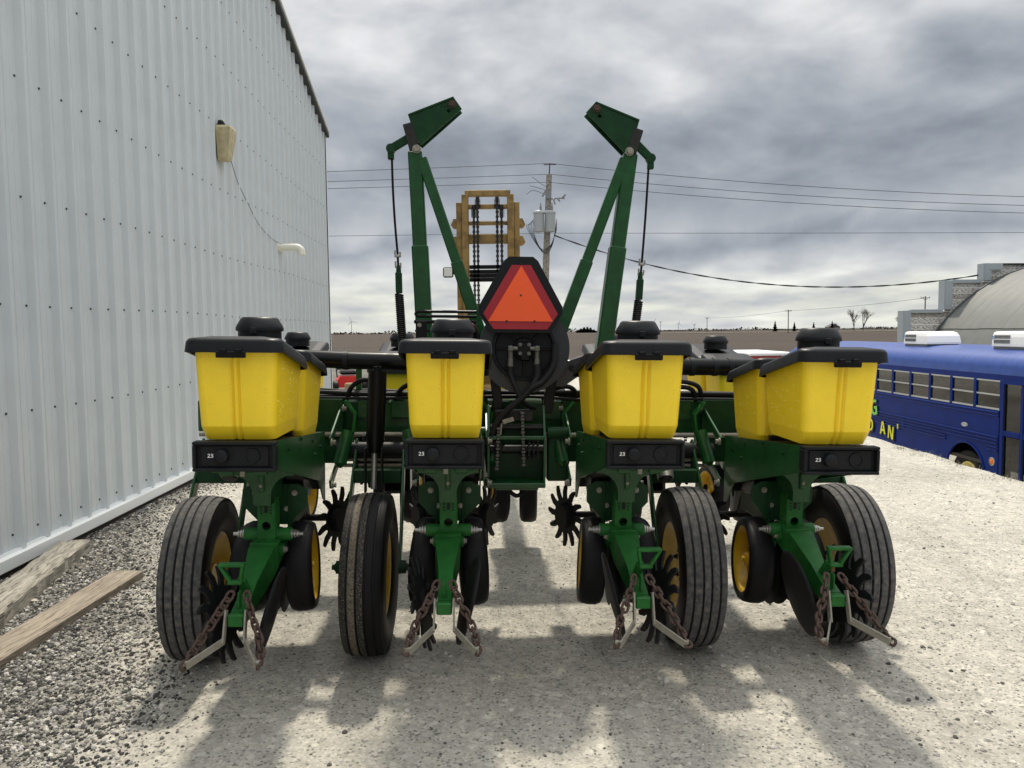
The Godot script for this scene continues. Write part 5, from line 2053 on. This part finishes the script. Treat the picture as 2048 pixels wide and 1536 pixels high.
# ------------------------------------------------------------------ round-roofed barn
func make_quonset() -> void:
	var c := V(20.4, -2.27, -28.6)
	var R := 6.1
	var q := thing("round_roof_barn", "old barn with a curved grey metal roof and a stepped end wall of flaking boards", "building", c)
	q.rotation.y = deg_to_rad(2.4)
	# roof sheets, split at a seam
	for i in 17:
		for part in 3:
			var a0: float = [4.0, 37.5, 90.0][part]
			var a1: float = [38.2, 90.6, 176.0][part]
			var rr := R - (0.02 if part == 0 else 0.0) + (0.014 if i % 2 == 0 else 0.0)
			var rows := []
			for k in 13:
				var a := deg_to_rad(lerpf(a0, a1, k / 12.0))
				var row := []
				for e in [[0.0, 0.0], [0.05, 0.018], [0.10, 0.0], [0.55, 0.0], [0.60, 0.018], [0.65, 0.0], [1.13, 0.0]]:
					row.append(V(-cos(a) * (rr + e[1]), sin(a) * (rr + e[1]), 0.3 + i * 1.1 + e[0]))
				rows.append(row)
			var b := MB.new()
			b.grid(rows, false, true)
			obj("roof_sheet", b, M.galv, q)
	# end wall: boards, cut into steps, behind the roof end
	var step := func(x: float) -> float:
		var ax := absf(x)
		if ax > 6.05: return -9.0
		if ax > 4.5: return 4.38
		if ax > 3.05: return 5.46
		return 6.08
	var j := 0
	for tier in [[0.35, 4.36, 5.95], [4.36, 5.44, 4.42], [5.44, 6.06, 2.97]]:
		var nb := int(round((tier[1] - tier[0]) / 0.235))
		var h: float = (tier[1] - tier[0]) / nb
		for i in nb:
			var w: float = tier[2]
			for s in [-1, 1]:
				var b := MB.new()
				b.box(V(s * w * 0.5, tier[0] + h * (i + 0.5), -0.1), V(w - 0.004, h - 0.008, 0.05), 0.006)
				obj("wall_board", b, M.peel if (j + s) % 3 != 0 else M.peel2, q)
			j += 1
	# metal trim along the steps
	for s in [-1, 1]:
		for t in [[5.98, 0.2, 4.40], [4.45, 4.42, 5.48], [3.0, 5.46, 6.1]]:
			var b := MB.new()
			b.box(V(s * (t[0] - 0.10), (t[1] + t[2]) * 0.5, -0.06), V(0.24, t[2] - t[1], 0.20), 0.006)
			b.box(V(s * (t[0] + 0.03), (t[1] + t[2]) * 0.5, -0.16), V(0.10, t[2] - t[1], 0.36), 0.006)
			obj("edge_trim", b, M.greytrim, q)
		for t in [[5.75, 4.56, 4.37], [4.22, 3.11, 5.45], [2.75, 0.0, 6.07]]:
			var b := MB.new()
			b.box(V(s * (t[0] + t[1]) * 0.5, t[2], -0.07), V(t[0] - t[1], 0.13 if t[2] < 6.0 else 0.05, 0.18), 0.005)
			obj("coping", b, M.greytrim if t[2] < 6.0 else M.trim_gapdark, q)
		var b2 := MB.new()
		b2.box(V(s * 2.62, 5.97, -0.055), V(0.52, 0.22, 0.20), 0.005)
		obj("corner_cap", b2, M.greytrim, q)
	# dark flashing where roof and wall meet
	var arc := []
	for k in 41:
		var a := deg_to_rad(lerpf(4.0, 176.0, k / 40.0))
		arc.append(V(-cos(a) * (R + 0.02), sin(a) * (R + 0.02), 0.26))
	var fb := MB.new()
	fb.tube(arc, 0.05, 6)
	obj("roof_flashing", fb, M.trim_gapdark, q)

# ------------------------------------------------------------------ things in the yard behind
func make_forklift() -> void:
	var f := thing("forklift", "yellow forklift with a tall mast standing behind the planter", "forklift", V(-0.335, 0, -11.7))
	var b: MB
	for s in [-1, 1]:
		b = MB.new()
		b.box(V(s * 0.338, 2.05, 0.02), V(0.10, 3.0, 0.14), 0.008)
		obj("inner_rail", b, M.fork, f)
		b = MB.new()
		b.box(V(s * 0.432, 1.93, -0.03), V(0.085, 3.02, 0.12), 0.008)
		b.box(V(s * 0.388, 1.6, -0.02), V(0.014, 2.9, 0.05))
		obj("outer_rail", b, M.fork, f)
		for y in [3.13, 2.87]:
			b = MB.new()
			b.at(V(s * 0.47, y, -0.06)).extr(P2([0.0, -0.07, s * 0.05, -0.07, s * 0.09, -0.02, s * 0.05, 0.07, 0.0, 0.07]), -0.05, 0.05)
			obj("side_stop", b, M.fork, f)
	for t in [[3.565, 0.09, 0.68], [3.375, 0.065, 0.60], [3.13, 0.055, 0.60], [2.895, 0.14, 0.60]]:
		b = MB.new()
		b.box(V(0, t[0], 0.0 if t[0] < 3.5 else 0.03), V(t[2], t[1], 0.10), 0.008)
		obj("cross_bar", b, M.fork, f)
	for q in [[-0.205, 3.30], [-0.150, 3.42], [0.140, 3.42], [0.205, 3.30]]:
		b = MB.new()
		b.lathe([Vector2(0.02, -0.025), Vector2(0.06, -0.025), Vector2(0.045, 0.0), Vector2(0.06, 0.025), Vector2(0.02, 0.025)], 18, 0.5, V(q[0], q[1] - 0.04, 0.08), Vector3.RIGHT)
		b.box(V(q[0], q[1] + 0.05, 0.07), V(0.055, 0.08, 0.05), 0.006)
		b.box(V(q[0] - 0.036, q[1] - 0.02, 0.08), V(0.008, 0.14, 0.05))
		b.box(V(q[0] + 0.036, q[1] - 0.02, 0.08), V(0.008, 0.14, 0.05))
		obj("chain_pulley", b, M.darkmetal, f)
		b = MB.new()
		var y := 0.9
		var i := 0
		while y < q[1]:
			b.box(V(q[0], y, 0.13), V(0.045 if i % 2 == 0 else 0.030, 0.034, 0.02))
			y += 0.036
			i += 1
		obj("lift_chain", b, M.darkmetal, f)
	for y in [2.47, 2.40, 2.34, 2.28]:
		b = MB.new()
		b.box(V(0, y, 0.10), V(0.56, 0.055, 0.08), 0.005)
		obj("carriage_bar", b, M.gloss, f)
	b = MB.new()
	b.box(V(0, 0.85, -1.4), V(0.95, 0.75, 2.2), 0.06)
	b.box(V(0, 0.55, -1.2), V(1.2, 0.3, 2.4), 0.04)
	obj("body", b, M.fork, f)
	for s in [-1, 1]:
		for w in [[-0.35, 0.55], [-2.3, 0.42]]:
			b = MB.new()
			b.lathe(tyre_profile(w[1], 0.42, w[1] * 0.5), 36, 0.3, Vector3.ZERO, Vector3.RIGHT)
			for i in 20:
				var a := TAU * i / 20.0
				for h in [-1, 1]:
					b.at(V(h * 0.10, cos(a + h * 0.08) * (w[1] - 0.005), sin(a + h * 0.08) * (w[1] - 0.005)), Basis(Vector3.RIGHT, a) * Basis(Vector3.UP, h * 0.6)).box(Vector3.ZERO, V(0.22, 0.03, 0.05), 0.006)
			b.at(Vector3.ZERO)
			var wh := obj("wheel", b, M.tread, f, V(s * 0.92, w[1], w[0]))
			b = MB.new()
			b.lathe([Vector2(w[1] * 0.52, 0.14), Vector2(w[1] * 0.4, 0.05), Vector2(0, 0.05)], 24, 0.5, Vector3.ZERO, V(s, 0, 0))
			obj("rim", b, M.fork, wh)
	b = MB.new()
	b.box(V(-0.605, 2.40, 0.05), V(0.155, 0.155, 0.07), 0.02)
	b.bar(V(-0.54, 2.40, 0.0), V(-0.44, 2.36, -0.02), 0.03, 0.03)
	var lm := obj("work_lamp", b, M.rubber, f)
	b = MB.new()
	b.box(V(-0.605, 2.40, 0.087), V(0.125, 0.125, 0.012), 0.005)
	obj("lens", b, M.lens, lm)

func mower(label: String, pos: Vector3, turn: float) -> void:
	var m := thing("rotary_mower", label, "mower", pos, "red mowers parked behind the shed corner")
	m.rotation.y = turn
	var b := MB.new()
	b.at(Vector3.ZERO).extr(P2([-0.28, 0.16, 0.28, 0.16, 0.30, 0.34, 0.22, 0.44, -0.22, 0.44, -0.30, 0.34]), -0.35, 0.25)
	obj("deck", b, M.redpaint, m)
	b = MB.new()
	b.box(V(0, 0.52, -0.1), V(0.42, 0.10, 0.5), 0.04)
	b.box(V(0, 0.60, -0.35), V(0.5, 0.04, 0.04))
	obj("guard", b, M.gloss, m)
	for s in [-1, 1]:
		b = MB.new()
		b.lathe(tyre_profile(0.17, 0.13, 0.07), 20, 0.3, Vector3.ZERO, Vector3.RIGHT)
		obj("wheel", b, M.rubber, m, V(s * 0.34, 0.17, 0.22))
		b = MB.new()
		b.bar(V(s * 0.26, 0.4, -0.3), V(s * 0.26, 0.66, -0.5), 0.03, 0.03)
		obj("frame_bar", b, M.rubber, m)

func make_pole_main() -> void:
	var p := thing("utility_pole", "weathered wooden utility pole carrying two grey transformers", "utility pole", V(1.27, -0.05, -32))
	var top := V(0.34, 7.95, 0)
	var b := MB.new()
	b.cyl(V(0, 0, 0), top, 0.17, 0.115, 14)
	obj("post", b, M.polewood, p)
	b = MB.new()
	b.cyl(top, top + V(0.03, 0.45, 0), 0.025, 0.02, 8)
	b.box(top + V(0.03, 0.40, 0), V(0.5, 0.03, 0.03))
	obj("top_pin", b, M.darkmetal, p)
	for q in [[-0.16, 6.02], [0.30, 6.02]]:
		b = MB.new()
		b.lathe([Vector2(0.0, -0.42), Vector2(0.205, -0.42), Vector2(0.215, 0.30), Vector2(0.235, 0.31), Vector2(0.235, 0.37), Vector2(0.19, 0.42), Vector2(0.0, 0.44)], 24, 0.5)
		var t := obj("transformer", b, M.transformer, p, V(q[0] + 0.05, q[1], 0.28))
		b = MB.new()
		b.lathe([Vector2(0.035, 0.0), Vector2(0.05, 0.05), Vector2(0.035, 0.1), Vector2(0.05, 0.15), Vector2(0.03, 0.2), Vector2(0.02, 0.32), Vector2(0, 0.32)], 12, 0.5, V(0.08, 0.42, 0))
		obj("bushing", b, M.porcelain, t)
	for i in 5:
		b = MB.new()
		var x0 := -0.3 - 0.06 * i
		b.tube(curve_pts([V(x0 + 0.1, 6.3 - 0.1 * i, 0.3), V(x0 - 0.05, 5.75, 0.3), V(-0.05 + 0.03 * i, 4.95 - 0.05 * i, 0.25), V(0.35 + 0.02 * i, 5.05, 0.2), V(0.62, 5.7 + 0.1 * i, 0.3)]), 0.011, 6)
		obj("jumper_wire", b, M.wire, p)
	for i in 3:
		b = MB.new()
		b.tube(curve_pts([V(0.33, 7.45 - 0.2 * i, 0.1), V(0.1 - 0.2 * i, 7.5 - 0.1 * i, 0.1), V(-0.35 - 0.12 * i, 7.85 - 0.35 * i, 0.05)]), 0.010, 6)
		obj("jumper_wire", b, M.wire, p)
	b = MB.new()
	b.box(V(0.30, 7.1, 0.12), V(0.2, 0.3, 0.14), 0.02)
	b.bar(V(0.2, 7.3, 0.12), V(0.05, 7.05, 0.15), 0.08, 0.08, 0.01)
	b.bar(V(0.35, 6.95, 0.1), V(0.85, 6.98, 0.1), 0.05, 0.05, 0.005, Vector3.UP)
	for i in 3:
		b.bar(V(0.5 + 0.16 * i, 6.98, 0.1), V(0.56 + 0.2 * i, 6.72 + 0.12 * i, 0.15), 0.06, 0.06, 0.01)
	b.bar(V(0.85, 6.98, 0.1), V(1.0, 7.12, 0.1), 0.07, 0.07, 0.01)
	obj("cutout_switches", b, M.porcelain, p)

func wire(label: String, a: Vector3, z: Vector3, sag: float, r: float, group := "power lines at the near pole") -> void:
	var b := MB.new()
	var pts := []
	for i in 33:
		var t := i / 32.0
		var q := a.lerp(z, t)
		q.y -= 4.0 * sag * t * (1.0 - t)
		pts.append(q)
	b.tube(pts, r, 6)
	tag(obj("power_line", b, M.wire), label, "wire", group)

func far_pole(label: String, pos: Vector3, h: float) -> void:
	var p := thing("distant_pole", label, "utility pole", pos, "utility poles along the far road")
	var b := MB.new()
	b.cyl(Vector3.ZERO, V(0, h, 0), 0.20, 0.15, 8)
	obj("post", b, M.bark, p)
	b = MB.new()
	b.box(V(0, h - 0.5, 0), V(2.6, 0.16, 0.14))
	b.bar(V(-0.8, h - 0.5, 0), V(0, h - 1.2, 0), 0.08, 0.08)
	b.bar(V(0.8, h - 0.5, 0), V(0, h - 1.2, 0), 0.08, 0.08)
	for x in [-1.2, -0.5, 1.2]:
		b.cyl(V(x, h - 0.42, 0), V(x, h - 0.15, 0), 0.08, 0.06, 6)
	obj("crossarm", b, M.bark, p)

func turbine(label: String, pos: Vector3, h: float, ang: float, face: float) -> void:
	var t := thing("wind_turbine", label, "wind turbine", pos, "wind turbines on the horizon")
	t.rotation.y = face
	var b := MB.new()
	b.cyl(Vector3.ZERO, V(0, h, 0), 2.8, 1.7, 12)
	obj("tower", b, M.turbine, t)
	b = MB.new()
	b.box(V(0, h + 1.5, -1), V(4.5, 4.5, 12), 1.0)
	b.cyl(V(0, h + 1.5, 5), V(0, h + 1.5, 8.5), 2.2, 0.8, 12)
	obj("nacelle", b, M.turbine, t)
	for i in 3:
		var a := ang + TAU * i / 3.0
		b = MB.new()
		var d := V(sin(a), cos(a), 0)
		var e := V(cos(a), -sin(a), 0)
		var o := V(0, h + 1.5, 7)
		var L := h * 0.56
		b.out([o + e * 1.2, o + d * L * 0.2 + e * 2.6, o + d * L, o + d * L * 0.2 - e * 1.4, o - e * 1.2], o - V(0, 0, 5))
		b.out([o + e * 1.2 - V(0, 0, 0.8), o + d * L * 0.2 + e * 2.6 - V(0, 0, 0.8), o + d * L - V(0, 0, 0.4), o + d * L * 0.2 - e * 1.4 - V(0, 0, 0.8), o - e * 1.2 - V(0, 0, 0.8)], o + V(0, 0, 5))
		obj("blade", b, M.turbine, t)

func leaf_mesh(pts: Array, cols: Array, size: float, flat := 0.6) -> ArrayMesh:
	var v := PackedVector3Array()
	var n := PackedVector3Array()
	var c := PackedColorArray()
	for i in pts.size():
		var b := Basis.from_euler(V(rng.randf() * TAU, rng.randf() * TAU, rng.randf() * TAU))
		var s := size * rng.randf_range(0.6, 1.3)
		for q in [V(-0.5, 0, 0), V(0, 0, flat), V(0.5, 0, 0), V(-0.5, 0, 0), V(0.5, 0, 0), V(0, 0, -flat)]:
			v.append(pts[i] + b * q * s)
			n.append(b.y)
			c.append(cols[i])
	var a := []
	a.resize(Mesh.ARRAY_MAX)
	a[Mesh.ARRAY_VERTEX] = v
	a[Mesh.ARRAY_NORMAL] = n
	a[Mesh.ARRAY_COLOR] = c
	var m := ArrayMesh.new()
	m.add_surface_from_arrays(Mesh.PRIMITIVE_TRIANGLES, a)
	return m

func conifer(label: String, pos: Vector3, h: float, sd: int) -> void:
	rng.seed = sd
	var t := thing("conifer", label, "tree", pos, "small conifers along the far road")
	var b := MB.new()
	b.cyl(Vector3.ZERO, V(0, h * 0.95, 0), 0.14, 0.02, 6)
	obj("trunk", b, M.bark, t)
	var pts := []
	var cols := []
	for i in 1500:
		var k := pow(rng.randf(), 0.7)
		var y := h * (0.06 + 0.94 * (1.0 - k))
		var tier := 0.75 + 0.25 * sin(y * 5.0 + rng.randf() * 0.8)
		var r := h * 0.30 * k * tier * sqrt(rng.randf_range(0.25, 1.0))
		var a := rng.randf() * TAU
		pts.append(V(cos(a) * r, y - r * 0.25, sin(a) * r))
		var g := rng.randf_range(0.03, 0.07)
		cols.append(Color(g * 0.7, g * 1.05, g * 0.7))
	obj("crown", leaf_mesh(pts, cols, h * 0.055), M.needles, t)

func branch(b: MB, p: Vector3, d: Vector3, l: float, r: float, depth: int) -> void:
	var e := p + d * l
	b.cyl(p, e, r, r * 0.62, 5, false)
	if depth == 0:
		return
	for i in (3 if depth > 1 else 4):
		var nd := (d + V(rng.randf_range(-1, 1), rng.randf_range(-0.25, 0.6), rng.randf_range(-1, 1)) * 0.62).normalized()
		branch(b, p.lerp(e, rng.randf_range(0.55, 1.0)), nd, l * rng.randf_range(0.62, 0.8), r * 0.58, depth - 1)

func bare_tree(label: String, pos: Vector3, h: float, sd: int) -> void:
	rng.seed = sd
	var t := thing("bare_tree", label, "tree", pos, "leafless trees by the far farmstead")
	var b := MB.new()
	b.cyl(Vector3.ZERO, V(0, h * 0.22, 0), h * 0.022, h * 0.018, 7)
	obj("trunk", b, M.bark, t)
	b = MB.new()
	for i in 4:
		branch(b, V(0, h * (0.10 + 0.035 * i), 0), V(rng.randf_range(-0.3, 0.3), 1, rng.randf_range(-0.3, 0.3)).normalized(), h * 0.34, h * 0.014, 4)
	obj("crown", b, M.bark, t)

func make_far() -> void:
	make_pole_main()
	wire("topmost of the thin power wires strung from the pole top", V(-60, 7.9, -32), V(1.64, 8.35, -32), 0.35, 0.011)
	wire("topmost power wire running right from the pole top", V(1.64, 8.35, -32), V(62, 8.6, -30), 2.0, 0.011)
	wire("second thin power wire left of the transformer pole", V(-60, 7.6, -32.2), V(1.5, 7.95, -32.2), 0.3, 0.011)
	wire("second thin power wire right of the transformer pole", V(1.7, 7.95, -32.2), V(62, 8.2, -30.2), 1.9, 0.011)
	wire("third thin power wire left of the transformer pole", V(-60, 7.3, -31.8), V(1.5, 7.55, -31.8), 0.25, 0.011)
	wire("third thin power wire right of the transformer pole", V(1.6, 7.55, -31.8), V(62, 7.9, -29.8), 1.9, 0.011)
	wire("low neutral wire left of the transformer pole", V(-60, 5.5, -31.9), V(1.45, 5.52, -31.9), 0.05, 0.009)
	wire("low neutral wire right of the transformer pole", V(1.5, 5.52, -31.9), V(62, 5.3, -31.9), 0.12, 0.009)
	# thick service drop, two strands twisted round each other
	var b := MB.new()
	for s in 2:
		var pts := []
		for i in 181:
			var t := i / 180.0
			var q := V(1.78, 5.42, -31.8).lerp(V(17.35, 3.42, -28.75), t)
			q.y -= 4.0 * 1.12 * t * (1.0 - t)
			var a := t * 60.0 + PI * s
			pts.append(q + V(0, cos(a), sin(a)) * 0.016)
		b.tube(pts, 0.017, 6)
	tag(obj("service_cable", b, M.wire), "thick black twisted cable sagging from the pole to the old barn", "cable")
	far_pole("tallest distant pole with crossarm above the conifers", V(107.5, -0.2, -300), 9.2)
	far_pole("distant pole with crossarm left of the conifers", V(116.5, -0.2, -460), 9.2)
	far_pole("distant pole with crossarm rising behind the old barn wall", V(117.7, -0.2, -220), 10.6)
	far_pole("farthest little pole among the wind turbines", V(125.5, -0.2, -650), 9.2)
	wire("thin wire between the distant poles", V(107.5, 8.6, -300), V(117.7, 9.9, -220), 0.5, 0.05, "distant wires")
	wire("thin wire from the second distant pole", V(116.5, 8.6, -460), V(107.5, 8.6, -300), 0.8, 0.05, "distant wires")
	turbine("large wind turbine on the horizon left of the marker arm", V(-1014, -4, -4900), 80, -0.35, 0.1)
	turbine("wind turbine on the horizon right of the green post", V(905, -4, -4900), 58, 0.5, -0.2)
	turbine("wind turbine in the middle of the far row", V(1190, -4, -5500), 52, 0.15, 0.2)
	turbine("rightmost small wind turbine of the far row", V(1301, -4, -5500), 42, 0.8, 0.4)
	turbine("wind turbine half hidden behind the green marker post", V(665, -4, -4900), 66, 1.0, 0.3)
	conifer("leftmost dark conifer beside the far road", V(157, 0, -460), 6.4, 1)
	conifer("second dark conifer from the left beside the far road", V(168.5, 0, -460), 5.6, 2)
	conifer("third dark conifer from the left beside the far road", V(180, 0, -460), 5.4, 3)
	conifer("rightmost dark conifer beside the far road", V(191, 0, -460), 6.0, 4)
	bare_tree("left of the two tall leafless trees on the horizon", V(204, 0, -460), 13.0, 5)
	bare_tree("right of the two tall leafless trees on the horizon", V(209.5, 0, -460), 13.6, 6)
	bare_tree("small leafless tree by the barn edge", V(226, 0, -450), 8.5, 7)
	bare_tree("low leafless shrub tree behind the rightmost conifer", V(196.5, 0, -470), 5.0, 8)
	# farmstead
	var h := thing("farm_house", "tiny grey farmhouse under the leafless trees", "house", V(199.5, 0, -480))
	b = MB.new()
	b.box(V(0, 1.2, 0), V(7, 2.4, 6))
	obj("wall", b, mat(C(150, 146, 140), 0.8), h)
	b = MB.new()
	b.at(V(0, 2.4, 0)).extr(P2([-4, 0, 4, 0, 0, 2.0]), -3.3, 3.3)
	obj("roof", b, mat(C(84, 80, 80), 0.8), h)
	# far woods
	rng.seed = 9
	var pts := []
	var cols := []
	for i in 2600:
		var x := rng.randf_range(-9.0, 9.0)
		var top := 5.5 * (1.0 - pow(absf(x) / 9.5, 2.0)) * (0.75 + 0.25 * sin(x * 2.1))
		pts.append(V(68 + x, rng.randf_range(0.0, maxf(top, 0.6)), -700 + rng.randf_range(-5, 5)))
		var g := rng.randf_range(0.025, 0.06)
		cols.append(Color(g * 0.8, g, g * 0.8))
	var wd := obj("far_grove", leaf_mesh(pts, cols, 0.8), M.needles)
	tag(wd, "dark green grove low on the horizon", "trees")
	setting(wd, "stuff")
	pts = []
	cols = []
	for i in 2400:
		var x := pow(rng.randf(), 1.3) * 900.0 + 60.0
		if rng.randf() < 0.35:
			x = rng.randf_range(-560.0, -100.0)
		var k := maxf(0.0, sin(x * 0.021) + 0.7 * sin(x * 0.063 + 1.0))
		pts.append(V(x, rng.randf() * (1.2 + 3.0 * k), -1300 + rng.randf_range(-20, 20)))
		var g := rng.randf_range(0.16, 0.26)
		cols.append(Color(g, g * 0.95, g * 0.92))
	wd = obj("far_hedgerow", leaf_mesh(pts, cols, 2.6), M.needles)
	tag(wd, "thin brown tree line along the horizon", "trees")
	setting(wd, "stuff")
	# things in the yard
	make_forklift()
	mower("red mower deck nearest the shed corner", V(-4.12, 0, -19.4), 0.3)
	mower("red mower deck to the right of the other red mower", V(-3.35, 0, -19.8), -0.1)
	b = MB.new()
	b.box(V(0, 0.25, 0), V(0.21, 0.5, 0.21), 0.02)
	tag(obj("wooden_post", b, M.post, self, V(-3.28, 0, -15.6)), "short squared wooden post by the shed corner", "post")
	var w := thing("farm_wagon", "red farm wagon with a white top beyond the bus", "wagon", V(8.55, -1.85, -27.2))
	b = MB.new()
	b.box(V(0, 1.75, 0), V(1.5, 1.5, 4.0), 0.03)
	obj("box", b, M.redbarn, w)
	b = MB.new()
	b.box(V(0, 2.53, 0), V(1.56, 0.10, 4.06), 0.02)
	obj("top_cover", b, M.trimwhite, w)
	for s in [-1, 1]:
		for z in [-1.3, 1.3]:
			b = MB.new()
			b.lathe(tyre_profile(0.42, 0.25, 0.2), 24, 0.3, Vector3.ZERO, Vector3.RIGHT)
			obj("wheel", b, M.rubber, w, V(s * 0.72, 0.42, z))

# ------------------------------------------------------------------ scene
func _ready() -> void:
	var cam := Camera3D.new()
	cam.name = "camera"
	cam.fov = 52.98
	cam.near = 0.05
	cam.far = 20000.0
	cam.position = V(0, 1.5, 0)
	cam.rotation = V(deg_to_rad(-3.87), 0, deg_to_rad(-0.6))
	add_child(cam)
	cam.current = true
	var env := Environment.new()
	env.background_mode = Environment.BG_SKY
	var sky := Sky.new()
	var pano := PanoramaSkyMaterial.new()
	pano.panorama = make_sky()
	pano.energy_multiplier = 1.0
	sky.sky_material = pano
	env.sky = sky
	env.tonemap_mode = Environment.TONE_MAPPER_LINEAR
	env.tonemap_exposure = 2.0
	env.sdfgi_enabled = true
	env.ssao_enabled = true
	env.ssil_enabled = true
	var we := WorldEnvironment.new()
	we.name = "environment"
	we.environment = env
	add_child(we)
	var sun := DirectionalLight3D.new()
	sun.name = "sun"
	sun.light_energy = 0.6
	sun.light_color = Color(1.0, 0.965, 0.90)
	sun.light_angular_distance = 2.8
	sun.shadow_enabled = true
	sun.rotation = V(deg_to_rad(-56.0), deg_to_rad(2.6 + 180.0), 0)
	add_child(sun)
	make_materials()
	make_ground()
	make_tufts()
	make_shed()
	make_quonset()
	rng.seed = 7
	make_planter()
	make_bus()
	make_far()
	board("wood_plank", "newer tan plank lying on the gravel beside the wheel", 2.4, 0.190, 0.045, M.plank, V(-2.42, 0.0, -3.5), deg_to_rad(-1.0), 0.0006)
	board("weathered_plank", "older grey weathered plank lying against the shed foot", 2.6, 0.20, 0.085, M.oldplank, V(-2.78, 0.0, -4.02), deg_to_rad(12.5), 0.004)
